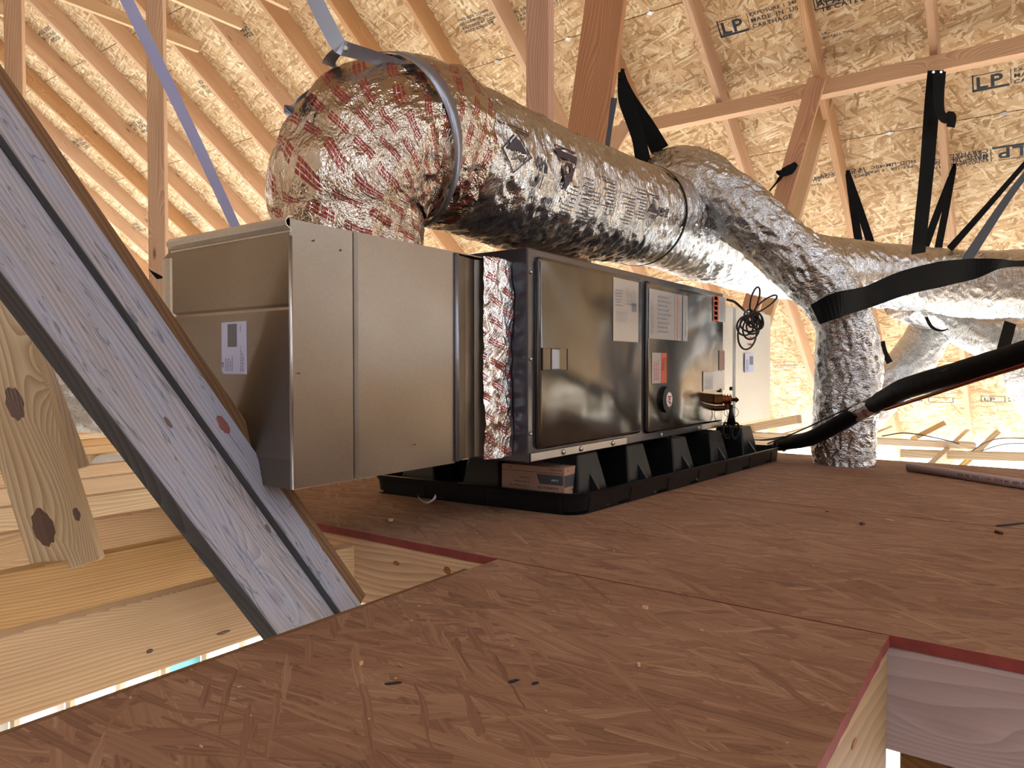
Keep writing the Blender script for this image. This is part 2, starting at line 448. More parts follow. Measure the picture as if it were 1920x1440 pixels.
M['ink_grey'] = plain('grey_ink', '6c6a70', 0.6)
M['ink_blue'] = plain('stamp_ink', '2c3440', 0.8)
M['ink_purple'] = plain('duct_ink', '2c2030', 0.5)
M['red'] = plain('red_ink', '9c2320', 0.5)
M['orange'] = plain('orange_ink', 'c24a1e', 0.5)
M['card'] = plain('cardboard', 'a07a66', 0.75, bump=0.15)
M['card_side'] = plain('cardboard_side', 'a07a66', 0.75, bump=0.15)
M['pvc'] = plain('pvc', 'b09a9a', 0.4, bump=0.05)
M['copper'] = plain('copper', 'a0512c', 0.3, 1.0)
M['brass'] = plain('brass', '6e4a2a', 0.35, 0.9, bump=0.2)
M['steel'] = plain('steel', 'b8b8ba', 0.3, 1.0)
M['white'] = plain('white_paint', 'e8e8ea', 0.6)
M['yellow'] = plain('yellow_cable', 'd8b830', 0.5)
M['slab'] = plain('concrete', 'e8e4dc', 0.9, bump=0.3, var=0.2)
M['sheath_blue'] = plain('blue_board', '6fb6c8', 0.6)
M['wire'] = plain('brown_wire', '23130f', 0.45)
M['foil_tape'] = foil('foil_tape', red=True, s1=(14, 70, 1), bump=0.8, dist=0.005, rough=0.12, weave=False)
M['paper_gloss'] = plain('glossy_sticker', 'aaa29c', 0.22, 0.15, bump=0.5, bs=140, coat=0.5)
M['ink_side'] = plain('dark_panel_ink', '3c3c40', 0.6)
M['fin'] = plain('fin_highlight', '1c1d20', 0.35)  # paler than the pan plastic: highlights on the fins put into colour
M['strap_blue'] = plain('galvanised_strap', 'a0a4cc', 0.42, 0.5, bump=0.1)
M['paper_white'] = plain('white_paper', 'd8d8e0', 0.6)
M['chip'] = plain('pale_chip', 'c9a27c', 0.8)
M['dark_chip'] = plain('brown_chip', '5a3626', 0.8)
M['ground'] = plain('earth', 'b8a68c', 0.95, bump=0.3, var=0.3, bs=3)
M['knot'] = wood('knot', lin('4a3832'), lin('8a7064'), ring=2.0, knots=0.2, bump=0.8)
M['knot_red'] = wood('red_knot', lin('6a3430'), lin('8c4a44'), ring=3.0, knots=0.2)
M['knot_tan'] = wood('tan_knot', lin('7a4a26'), lin('a86c3a'), ring=3.0, knots=0.2, bump=0.8)
M['tan_joist'] = wood('tan_joist', lin('8e6c44'), lin('ab875a'), ring=0.5)
M['rim_pine'] = wood('rim_pine', lin('b89070'), lin('dcc0a2'), ring=0.7, bump=0.3)
# ------------------------------------------------------------------ the roof: one slope falling towards +X at 9 in 12
RZ, RS = 5.84, 0.75
DOWN = V((0.8, 0, -0.6)); UPS = -DOWN; NRM = V((0.6, 0, 0.8))
def roof_z(x): return RZ - RS * x
def on_roof(px, py, drop=0.0):
    r = ray(px, py); t = (RZ - drop * 1.25 - CAM_H) / (r.z + RS * r.x); return V((0, 0, CAM_H)) + r * t
ceil = empty('ceiling', (3, 2, roof_z(3)), 'underside of the sloping roof, bare oriented strand board sheets', None, None, 'structure')
def sheet_mesh(lx, ly, t):
    bm = bmesh.new(); box_bm(bm, (lx / 2, ly / 2, 0), (lx, ly, t)); bevel_all(bm, 0.0015, 1); return from_bm(bm)
full = sheet_mesh(2.437, 1.214, 0.011)
seams = [5.22 + 0.975 * k for k in range(-7, 4)]
for r, x0 in enumerate(seams[:-1]):
    yo = -3.18 - (1.22 if r % 2 else 0.0)
    for c in range(7):
        y0 = yo + c * 2.44
        o = V((x0, y0, roof_z(x0))) + NRM * 0.0056
        me = full if x0 < 8.1 - 0.975 * 0 else full
        link('panel', me, M['roof'], ceil, frame(o, V((0, 1, 0)), DOWN, V((0, 1, 0)).cross(DOWN)))
blk_sheet = box('light_block_sheet', (0, 0, 0), (15.2, 11.98, 0.004), M['ink'])  # added black sheet, blocks light leaking through the panel seams
blk_sheet.parent = ceil; blk_sheet.matrix_basis = world_of(ceil).inverted() @ frame(V((3.35, 4, roof_z(3.35))) + NRM * 0.016, V((0, 1, 0)), DOWN, V((0, 1, 0)).cross(DOWN))
bm = bmesh.new(); box_bm(bm, (0, 0, 0), (0.045, 0.012, 0.003)); cyl_bm(bm, (0, 0, -0.004), (0, 0, 0.004), 0.014, n=8)
clip_me = from_bm(bm)
RY = [0.48 + 0.61 * k for k in range(-3, 18)]
for x0 in (2.295, 3.27, 4.245, 5.22, 6.195):
    for y in RY[:12]:
        link('clip', clip_me, M['steel'], ceil, frame(V((x0, y + 0.3, roof_z(x0))) - NRM * 0.003, V((0, 1, 0)), DOWN, V((0, 1, 0)).cross(DOWN)))
# other slope of the roof, above and behind the camera
ceil2 = empty('ceiling', (-3, 2, 5), 'far roof slope over the deck', None, None, 'structure')
D2 = V((-0.8, 0, -0.6))
for r in range(9):
    for c in range(3):
        o = V((-1.605, -3.45 + c * 5.7, roof_z(-1.605))) + D2 * (1.24 * r)
        bm = bmesh.new(); box_bm(bm, (2.84, 0.61, 0), (5.68, 1.215, 0.011)); link('panel', from_bm(bm), M['roof'], ceil2, frame(o, V((0, 1, 0)), D2, V((0, 1, 0)).cross(D2)))
wr = empty('wall_right', (2, -3.7, 2), 'strand board gable wall outside the frame', None, None, 'structure')
for i in range(9):
    x = -7.3 + 1.75 * i; zt = min(roof_z(max(x, x + 1.75)), roof_z(-1.605) + (min(x, x + 1.75) + 1.605) * 0.75) - 0.02 if x + 1.75 < 0 else roof_z(x + 1.75)
    bm = bmesh.new(); box_bm(bm, (0.87, 0, (zt - 0.3) / 2), (1.74, 0.012, max(0.2, zt + 0.3))); 
    if i == 4:      # gable window opening
        bm = bmesh.new(); box_bm(bm, (0.87, 0, 0.40), (1.74, 0.012, 1.4)); box_bm(bm, (0.87, 0, (zt + 1.75) / 2), (1.74, 0.012, zt - 1.75)); box_bm(bm, (1.5, 0, 1.4), (0.48, 0.012, 0.8))
    link('panel', from_bm(bm), M['roof'], wr, frame(V((x, -3.72, 0)), V((1, 0, 0)), V((0, 1, 0)), V((0, 0, 1))))
wl2 = empty('wall_left', (2, 11.4, 2), 'strand board gable wall at the far left end of the attic', None, None, 'structure')
for i in range(9):
    x = -7.3 + 1.75 * i; zt = roof_z(-1.605) + (x + 1.605) * 0.75 if x + 1.75 < 0 else roof_z(x + 1.75)
    bm = bmesh.new(); box_bm(bm, (0.87, 0, (zt - 0.3) / 2), (1.74, 0.012, max(0.2, zt + 0.3))); link('panel', from_bm(bm), M['roof'], wl2, frame(V((x, 11.4, 0)), V((1, 0, 0)), V((0, 1, 0)), V((0, 0, 1))))
wb = empty('wall_sky_block', (-8.2, 3, 0), 'unseen strand board wall added to close off low sky light', None, None, 'structure')  # unseen wall added to cut low sky light from behind
for i in range(8):
    if i == 6: continue  # gap left for a bluish sky reflection
    bm = bmesh.new(); box_bm(bm, (0, 0.95, 0.75), (0.012, 1.9, 2.1)); link('panel', from_bm(bm), M['roof'], wb, Matrix.Translation((-8.1, -3.7 + 1.9 * i, 0)))
def ordinal(n):
    return {1: 'first', 2: 'second', 3: 'third', 4: 'fourth', 5: 'fifth', 6: 'sixth', 7: 'seventh', 8: 'eighth', 9: 'ninth', 10: 'tenth', 11: 'eleventh', 12: 'twelfth', 13: 'thirteenth', 14: 'fourteenth', 15: 'fifteenth', 16: 'sixteenth'}.get(n, '%dth' % n)
RD = 0.165
rn = 0
for y in RY:
    a = V((-1.5, y, roof_z(-1.5))) - NRM * (RD / 2); b = V((8.35, y, roof_z(8.35))) - NRM * (RD / 2)
    o = board('rafter', a, b, RD, 0.038, NRM, M['rafter'])
    if 0.3 < y:
        rn += 1
        tag(o, 'sloping pine roof rafter, %s from the right edge of the photo' % ordinal(rn), 'rafter', 'roof rafters')
    else:
        tag(o, 'sloping pine roof rafter out of sight to the right, %s of three' % ordinal(int(round((y + 1.35) / 0.61)) + 1), 'rafter', 'roof rafters')

# printing on the sheets: right way up (reads along -Y) or upside down
def stamp(px, py, items, flip=False, drop=0.0012, mat='ink_blue'):
    o = on_roof(px, py, drop)
    ex, ey = (V((0, 1, 0)), DOWN) if flip else (V((0, -1, 0)), UPS)
    bm = bmesh.new()
    for it in items:
        if it[0] == 't':
            _, x, y, s, body = it
            me = text_mesh(body, s, 0.0, bold=s * 0.02, spacing=1.12); me.transform(Matrix.Translation((x, y, 0)) @ Matrix.Diagonal((1.15, 1, 1, 1))); bm.from_mesh(me)
        else:
            _, x, y, ww, hh = it
            vs = [bm.verts.new(p) for p in ((x, y, 0), (x + ww, y, 0), (x + ww, y + hh, 0), (x, y + hh, 0))]; bm.faces.new(vs)
    me = from_bm(bm)
    link('lettering', me, M[mat], ceil, frame(o, ex, ey, ex.cross(ey)))
def frame_items(x, y, ww, hh, t=0.006):
    return [('r', x, y, ww, t), ('r', x, y + hh - t, ww, t), ('r', x, y, t, hh), ('r', x + ww - t, y, t, hh)]
LPB = [('t', 0.015, 0.018, 0.11, 'LP'), ('r', 0, 0, 0.18, 0.014), ('r', 0, 0, 0.008, 0.115), ('r', 0.0, 0.105, 0.15, 0.004), ('r', 0.185, 0.01, 0.004, 0.10),
       ('t', 0.2, 0.005, 0.036, 'CARTHAGE   TX'), ('t', 0.2, 0.045, 0.036, 'MADE  IN  USA'), ('t', 0.2, 0.085, 0.03, 'EXPOSURE 1 24/16')]
APA = frame_items(0.56, 0.01, 0.16, 0.12) + [('t', 0.575, 0.025, 0.055, 'APA'), ('t', 0.575, 0.085, 0.022, 'THE MARK'), ('r', 0.56, 0.15, 0.16, 0.004)]
CAT = [('t', 0, 0, 0.042, '16 CATEGORY'), ('t', -0.02, 0.05, 0.042, 'HUD-UM-40C'), ('t', 0.02, 0.10, 0.034, 'PRP-108')]
ROWS = [('t', 0, 0, 0.03, 'BY CODES  7/16'), ('t', 0.02, 0.035, 0.03, 'ALL TREADS  1/8 IN'), ('t', 0.0, 0.07, 0.026, 'SPACE EDGES')]
stamp(1348, 78, LPB + APA)
stamp(1534, 30, CAT)
stamp(1537, 80, [('t', 0, 0, 0.022, 'INSTALL THIS'), ('t', 0.0, 0.026, 0.022, 'LP')])
stamp(1816, 178, LPB + APA)
stamp(1920, 270, [i for i in LPB], True)
stamp(1845, 288, [('t', 0, 0, 0.03, 'CARTHAGE  TX'), ('t', 0, 0.036, 0.03, 'MADE IN USA')], True)
stamp(1712, 302, [('t', 0, 0, 0.036, 'HUD-UM-40C  16 CATEGORY'), ('t', 0.02, 0.04, 0.03, 'PRP-108   2 SPAN')], True)
stamp(1620, 320, [('t', 0, 0, 0.034, '1/8 IN  BY CODES'), ('t', -0.02, 0.036, 0.03, 'SPACE EDGES')], True)
stamp(1535, 338, [('t', 0, 0, 0.03, 'ALLOW TX'), ('t', 0, 0.034, 0.026, 'PAYNE')], True)
stamp(1005, 28, ROWS); stamp(873, 70, [('t', 0, 0.03 * i, 0.027, s) for i, s in enumerate(('SPACE EDGES 1/8', 'ALLOWED BY CODE', 'OTHERWISE UNLESS', 'THIS SIDE DOWN'))])
stamp(960, 52, [('t', 0, 0.03 * i, 0.027, s) for i, s in enumerate(('INSTALL PANEL', 'NAIL 6 IN ON', 'PANEL EDGES'))])
stamp(1455, 792, [('t', 0, 0, 0.04, 'RATED SHEATHING 24/16')], mat='ink_grey')
stamp(1450, 690, [('t', 0, 0.035 * i, 0.03, s) for i, s in enumerate(('SPACE PANEL 1/8', 'ALL EDGES OF'))], mat='ink_grey')
stamp(1700, 752, [('t', 0, 0, 0.06, 'OSB')] + frame_items(0.18, -.01, 0.2, 0.08))
stamp(1840, 752, frame_items(0, -.01, .18, .09) + [('t', 0.02, 0.005, 0.07, 'LP'), ('t', 0.2, 0.0, 0.03, 'MADE IN USA'), ('t', 0.2, 0.04, 0.03, 'EXPOSURE 1')])
for px, py in ((460, 45), (415, 70), (395, 180), (270, 228), (335, 210), (160, 260), (120, 285), (360, 400), (425, 395), (265, 435), (100, 55)):
    stamp(px, py, [('t', 0, 0.05 * i, 0.045, s) for i, s in enumerate(('SIDE DOWN', 'SPACE 1/8', 'EDGES'))], px % 2 == 0)

# ------------------------------------------------------------------ the deck
floor = empty('floor', (2, 0.8, 0), 'rough brown strand board deck on joists', None, None, 'structure')
def deck_sheet(x0, y0, x1, y1, t=0.018):
    bm = bmesh.new(); lx, ly = x1 - x0, y1 - y0
    # slightly ragged saw-cut outline
    nx, ny = max(2, int(lx / 0.03)), max(2, int(ly / 0.03)); pts = []
    rr = random.Random(int(x0 * 100 + y0 * 10))
    for i in range(nx): pts.append((lx * i / nx, rr.uniform(0, .0016)))
    for i in range(ny): pts.append((lx - rr.uniform(0, .0016), ly * i / ny))
    for i in range(nx): pts.append((lx * (1 - i / nx), ly - rr.uniform(0, .0016)))
    for i in range(ny): pts.append((rr.uniform(0, .0016), ly * (1 - i / ny)))
    top = [bm.verts.new((a, b, 0)) for a, b in pts]; bot = [bm.verts.new((a, b, -t)) for a, b in pts]
    bm.faces.new(top); bm.faces.new(bot[::-1]); n = len(pts)
    for i in range(n):
        f = bm.faces.new((top[i], bot[i], bot[(i + 1) % n], top[(i + 1) % n])); f.material_index = 1
    me = from_bm(bm); me.materials.append(M['deck']); me.materials.append(M['deck_edge'])
    return link('panel', me, None, floor, Matrix.Translation((x0, y0, 0)))
deck_sheet(-2.2, 0.174, 1.2165, 0.922)
deck_sheet(1.2195, -2.88, 2.22, -0.442); deck_sheet(1.2195, -0.44, 2.22, 2.0)
deck_sheet(2.2235, -2.88, 3.55, -0.442); deck_sheet(2.2235, -0.44, 3.55, 2.0)

deck_sheet(-8.0, -3.6, -0.75, 0.165); deck_sheet(-8.0, 0.93, -0.75, 11.2); deck_sheet(-0.745, -3.6, 1.18, -1.3)  # unseen sheets added to block light rising from below
# joists and headers (all run level, tops just under the deck)
def joist(x0, x1, y, top=-0.0185, h=0.14, label='', mat='joist', grp='ceiling joists', name='joist', b=None):
    o = board(name, (x0, y, top - h / 2), (x1, y if b is None else b, top - h / 2), h, 0.038, (0, 0, 1), M[mat])
    return tag(o, label, 'joist', grp)
joist(-2.2, 1.2215, 0.196, h=0.30, label='yellowish joist under the near deck strip, beside the dark opening', grp='deck joists', mat='tan_joist')
joist(-2.2, 1.17, 0.957, h=0.14, label='joist peeking out along the far edge of the near deck strip', grp='deck joists', mat='brown_edge')
lab = ['wide pale joist with black knots, nearest past the near deck strip', 'orange-toned joist, second past the near deck strip', 'joist with the big round knot low on its face, third past the strip',
       'smooth pinkish joist, fourth past the near deck strip', 'joist, fifth past the near deck strip', 'pale yellow joist, sixth past the near deck strip', 'joist, seventh past the near deck strip', 'joist, eighth past the near deck strip']
for k in range(16):
    y = 1.336 + 0.406 * k
    xe = 1.17 if y < 2.05 else 7.35
    joist(-2.6, xe, y, label=lab[k] if k < 8 else 'distant joist, %s past the near deck strip' % ordinal(k + 1), mat='joist' if k % 3 else 'pale' if k else 'joist')
def along_y(name, x, y0, y1, top, h, t, label, mat, cat='joist', grp=None):
    o = board(name, (x, y0, top - h / 2), (x, y1, top - h / 2), h, t, (0, 0, 1), M[mat]); return tag(o, label, cat, grp)
along_y('rim_joist', 1.241, -2.8, 0.214, -0.0185, 0.16, 0.038, 'pinkish grey rim joist under the deck edge at the right opening', 'header')
along_y('rim_joist', 1.241, 0.215, 2.1, -0.0185, 0.16, 0.038, 'knotty pink pine rim joist under the deck edge beside the diagonal brace', 'rim_pine')
o = board('wall_plate', (1.30, -2.5, -0.20), (1.30, 0.16, -0.20), 0.14, 0.04, (1, 0, 0), M['brown_edge']); tag(o, 'dark brown plate below the pinkish rim joist at the lower right', 'plate')
for k in range(7):
    y = -1.9 + 0.61 * k
    o = board('joist', (1.27, y, -0.0885), (3.5, y, -0.0885), 0.14, 0.038, (0, 0, 1), M['joist']); tag(o, 'joist hidden beneath the main deck, %s from the right' % ordinal(k + 1), 'joist', 'deck joists')
# ground floor far below: slab and stud wall glimpsed between joists
slab = box('floor', (4, 3, -2.95), (26, 26, 0.1), M['slab']); tag(slab, 'pale concrete ground floor seen through the joists', None, None, 'structure')
gr_ = box('ground', (0, 0, -3.2), (240, 240, 0.1), M['ground']); tag(gr_, 'bare earth around the house', None, None, 'structure')
for nm, c_, s_ in (('wall_light_block', (0, -3.9, -1.7), (17, 0.1, 2.9)), ('wall_light_block', (-8.4, 3.5, -1.7), (0.1, 15, 2.9))):  # unseen walls added to keep daylight off the slab
    o = box(nm, c_, s_, M['roof']); tag(o, 'unseen boarded wall added below to cut daylight on the slab', None, None, 'structure')
wl = empty('wall_lower', (2, 6.5, -2.9), 'stud wall of the storey below', None, None, 'structure')
bm = bmesh.new(); box_bm(bm, (0, 0, 0), (0.038, 0.089, 2.6)); stud_me = from_bm(bm)
bm = bmesh.new(); box_bm(bm, (0, 0, 0), (0.355, 0.012, 2.6)); pan_me = from_bm(bm)
for i in range(22):
    x = -1.0 + 0.406 * i
    link('stud', stud_me, M['white_pine'], wl, Matrix.Translation((x, 6.5, -1.6)))
    if i % 3 != 0:
        o = link('panel', pan_me.copy(), M['sheath_blue'] if i % 5 == 1 else M['white'], wl, Matrix.Translation((x + 0.203, 6.56, -1.6)))

# ------------------------------------------------------------------ framing timber
# purlin under the rafters
pz = 2.135
o = board('purlin', (4.66, -3.2, pz - 0.045), (4.66, 2.75, pz - 0.045), 0.089, 0.089, (0, 0, 1), M['rafter'])
tag(o, 'long level purlin crossing under the rafters at upper right', 'purlin')
def prop(name, p0, p1, w_, t_, wd, label, cat, mat='post', grp=None):
    return tag(board(name, p0, p1, w_, t_, wd, M[mat]), label, cat, grp)
def plumb(px, d, y0, top_py=None, w_=0.089, t_=0.038, ang=20):
    p = spot(px, 690, d); a = V((p.x, p.y, y0)); zt = roof_z(p.x) - 0.19
    v = V((0, 0, CAM_H)) - p; v.z = 0; v.normalize(); v.rotate(Matrix.Rotation(math.radians(ang), 3, 'Z'))
    return a, V((p.x, p.y, zt)), v.cross(V((0, 0, 1)))
a, b, wd = plumb(300, 3.75, -0.018, ang=-28); prop('post', a, b, 0.089, 0.038, wd, 'slim upright post with nail holes, behind the plenum', 'post', 'rafter')
a, b, wd = plumb(37, 3.9, -0.018, ang=-25); prop('post', a, b, 0.089, 0.038, wd, 'upright post at the upper left corner above the weathered brace', 'post', 'rafter')
a, b, wd = plumb(1012, 2.95, 0.0, ang=-30); prop('post', a, b, 0.105, 0.048, wd, 'brown upright post standing behind the big duct', 'post', 'post')
p0, p1 = spot(1060, 560, 3.35), spot(1152, -120, 3.35)
v = (V((0, 0, CAM_H)) - p0); v.z = 0; v.normalize(); v.rotate(Matrix.Rotation(math.radians(-18), 3, 'Z'))
prop('post', p0 + (p0 - p1) * 0.35, p1 + (p1 - p0) * 0.6, 0.185, 0.055, v.cross(V((0, 0, 1))), 'wide leaning plank with bold grain behind the big duct', 'post', 'post')
# brace dropping from the purlin
def facing(p, ang):
    v = V((0, 0, CAM_H)) - p; v.z = 0; v.normalize(); v.rotate(Matrix.Rotation(math.radians(ang), 3, 'Z')); return v.cross(V((0, 0, 1)))
p1, p0 = spot(1527, 152, 4.32), spot(1395, 620, 4.45)
prop('brace', p0, p1, 0.10, 0.038, facing(p0, -12), 'wide slanting brace nailed to the purlin face, black tie on it', 'brace', 'post')
p1, p0 = spot(1545, 195, 4.62), spot(1428, 620, 4.7)
prop('brace', p0, p1, 0.085, 0.038, facing(p0, -25), 'paler slanting brace just behind the one nailed to the purlin', 'brace', 'joist')
p1, p0 = spot(1175, 235, 5.0), spot(1120, 330, 5.0)
prop('brace', p0 + (p0 - p1) * 2, p1, 0.089, 0.038, facing(p0, -12), 'short slanting brace seen between the leaning plank and black straps', 'brace', 'rafter')
# collar ties at the top left
tn = 0
for i, (ex_, ey_) in enumerate(((545, 15), (458, 52), (378, 94))):
    p = on_roof(ex_, ey_, 0.14)
    o = board('collar_tie', (p.x - 4.6, p.y, p.z), (p.x, p.y, p.z), 0.089, 0.038, (0, 0, 1), M['joist'])
    tag(o, ['collar tie at the top edge just left of the dark metal strap', 'collar tie ending right of the slim upright post, upper one', 'long collar tie crossing behind the blue-grey metal strap'][i], 'collar tie', 'collar ties')
for i, (ex_, ey_) in enumerate(((310, 128), (230, 160))):
    p = on_roof(ex_, ey_, 0.14)
    o = board('collar_tie', (p.x - 3.4, p.y, p.z), (p.x - 1.1, p.y, p.z), 0.089, 0.038, (0, 0, 1), M['joist'])
    tag(o, ['short collar tie at the top left, ending by the corner post', 'collar tie end poking in at the left edge, lowest'][i], 'collar tie', 'collar ties')

# the big weathered brace: two weathered boards and a brown one nailed into a T
A0, A1 = spot(-190, 95, 1.04), spot(625, 1225, 1.42)
e = (A1 - A0).normalized(); mid = (A0 + A1) / 2
vv = V((0, 0, CAM_H)) - spot(300, 720, 1.25); vv = (vv - e * vv.dot(e)).normalized()
side = e.cross(vv)                      # which way is across the board
if side.dot(RGT) < 0: side = -side
n1 = (vv * math.cos(math.radians(44)) + side * math.sin(math.radians(44))).normalized()
a_ = n1.cross(e); a_ = a_ if a_.dot(side) > 0 else -a_
brace = empty('brace', A1, 'large weathered grey diagonal brace crossing in front of the plenum', 'brace')
def bpart(a0, a1, b0, b1, mat, name='board', s=0.0, f=0.0):
    c = a_ * ((a0 + a1) / 2) + n1 * ((b0 + b1) / 2)
    return board(name, A0 + c + e * s, A1 + c - e * f, a1 - a0, b1 - b0, a_, M[mat], brace)
off = -0.082
main_board = bpart(off, off + 0.139, -0.038, 0, 'grey')
bpart(off - 0.003, off + 0.0005, -0.038, -0.001, 'grey_shaded', 'shaded_underside')  # dark slab for the shaded underside of the main board
upper_board = bpart(off + 0.14, off + 0.20, -0.05, 0.015, 'grey')
bpart(off + 0.1385, off + 0.1395, -0.02, 0.0145, 'grey_shaded', 'shaded_underside')  # dark strip for the shade in the groove under the upper board
bpart(off + 0.201, off + 0.239, -0.075, 0.004, 'brown_edge')

# leaning boards at the far left
def lean(name, pb, db, pt, dt, w_, t_, ang, label, mat):
    p0, p1 = spot(*pb, db), spot(*pt, dt)
    return prop(name, p0, p1, w_, t_, facing(p0, ang), label, 'brace', mat)
lean('brace', (128, 1068), 1.60, (-66, 420), 1.60, 0.135, 0.038, -20, 'wide leaning board with two big dark knots at far left', 'board_knotty')
lean('brace', (137, 885), 1.74, (-60, 345), 1.74, 0.045, 0.07, 28, 'narrow leaning board ending above the joists beside the knotty board', 'white_pine')
p0 = spot(400, 1057, 1.76); prop('cleat', p0, p0 + V((0, 0, 0.42)), 0.06, 0.07, facing(p0, 15), 'short weathered block tucked behind the weathered brace', 'cleat', 'grey')

# low framing out by the eave
def eave(pa, da, pb, db, w_, t_, label, mat='white_pine', wd=(0, 0, 1), name='eave_board'):
    return prop(name, spot(*pa, da), spot(*pb, db), w_, t_, wd, label, 'board', mat)
eave((1330, 812), 5.6, (1830, 836), 4.9, 0.045, 0.089, 'pale board ending in mid air beyond the foil-wrapped upright duct')
eave((1690, 850), 4.9, (2100, 862), 4.3, 0.05, 0.089, 'pale level board at the right edge beyond the deck')
eave((1390, 806), 5.6, (1500, 786), 5.0, 0.06, 0.038, 'short pale board just right of the far plenum foot')
eave((1340, 826), 5.2, (1530, 830), 4.6, 0.05, 0.06, 'low pale board between the drain pan and upright duct')
eave((1715, 822), 5.6, (1768, 795), 5.7, 0.07, 0.038, 'short slanted web right of the upright duct, near the eave', 'joist', (1, 0, 0))
eave((1800, 880), 5.0, (1870, 812), 5.2, 0.06, 0.038, 'slanted web at the right edge near the eave', 'pale', (1, 0, 0))
for k in range(7):
    y = -1.35 + 0.61 * k
    o = board('joist', (3.62, y, -0.20), (7.6, y, -0.20), 0.12, 0.038, (0, 0, 1), M['white_pine']); tag(o, 'pale joist running to the eave, %s from the right' % ordinal(k + 1), 'joist', 'eave joists')

def knot(o, px, py, w_, h_, mat='knot', t_=0.038, label='dark oval knot'):
    "knot let into the broad face of a board, found along the sight line"
    mw = world_of(o); inv = mw.inverted(); c = inv @ V((0, 0, CAM_H)); r = inv.to_3x3() @ ray(px, py)
    zf = math.copysign(t_ / 2, c.z); k = (zf - c.z) / r.z; p = c + r * k
    bm = bmesh.new(); n = 22; rk = random.Random(int(px))
    R1 = [1 + rk.uniform(-.10, .10) for _ in range(n)]
    rings = []
    for f, dz in ((1.0, 0.0004), (0.85, 0.0016), (0.5, 0.0012)):
        rings.append([bm.verts.new((w_ / 2 * f * R1[i] * math.cos(2 * math.pi * i / n), h_ / 2 * f * R1[i] * math.sin(2 * math.pi * i / n), dz * (1 if zf > 0 else -1))) for i in range(n)])
    for a, b in zip(rings, rings[1:]):
        for i in range(n): bm.faces.new((a[i], a[(i + 1) % n], b[(i + 1) % n], b[i]))
    bm.faces.new(rings[-1]); bmesh.ops.recalc_face_normals(bm, faces=bm.faces[:])
    q = link('knot', from_bm(bm), M[mat]); q.parent = o; q.matrix_basis = Matrix.Translation((p.x, p.y, zf))
    q['label'] = label
B_ = [o for o in COL.objects if o.name.startswith('brace') and 'two big dark knots' in o.get('label', '')][0]
knot(B_, 27, 757, 0.075, 0.034); knot(B_, 77, 990, 0.085, 0.042); knot(B_, 140, 965, 0.03, 0.014)
knot(upper_board, 418, 797, 0.04, 0.022, 'knot_red', 0.065, 'red knot'); knot(main_board, 314, 792, 0.026, 0.008, 'knot', 0.038); knot(main_board, 500, 992, 0.02, 0.008, 'knot', 0.038)
J_ = [o for o in COL.objects if o.name.startswith('joist') and 'big round knot' in o.get('label', '')][0]
knot(J_, 195, 1047, 0.07, 0.034, 'knot_tan', label='round cracked knot')
knot([o for o in COL.objects if 'black knots' in o.get('label', '')][0], 275, 1225, 0.012, 0.008)
knot([o for o in COL.objects if 'black knots' in o.get('label', '')][0], 415, 1190, 0.03, 0.006)
R_ = [o for o in COL.objects if 'knotty pink pine' in o.get('label', '')][0]
knot(R_, 838, 1072, 0.022, 0.018, 'knot_tan', label='round knot'); knot(R_, 742, 1058, 0.02, 0.010, 'knot_tan', label='small knot')
T_ = [o for o in COL.objects if 'yellowish joist' in o.get('label', '')][0]
knot(T_, 1608, 1402, 0.03, 0.010, 'knot_tan', label='thin oval knot')
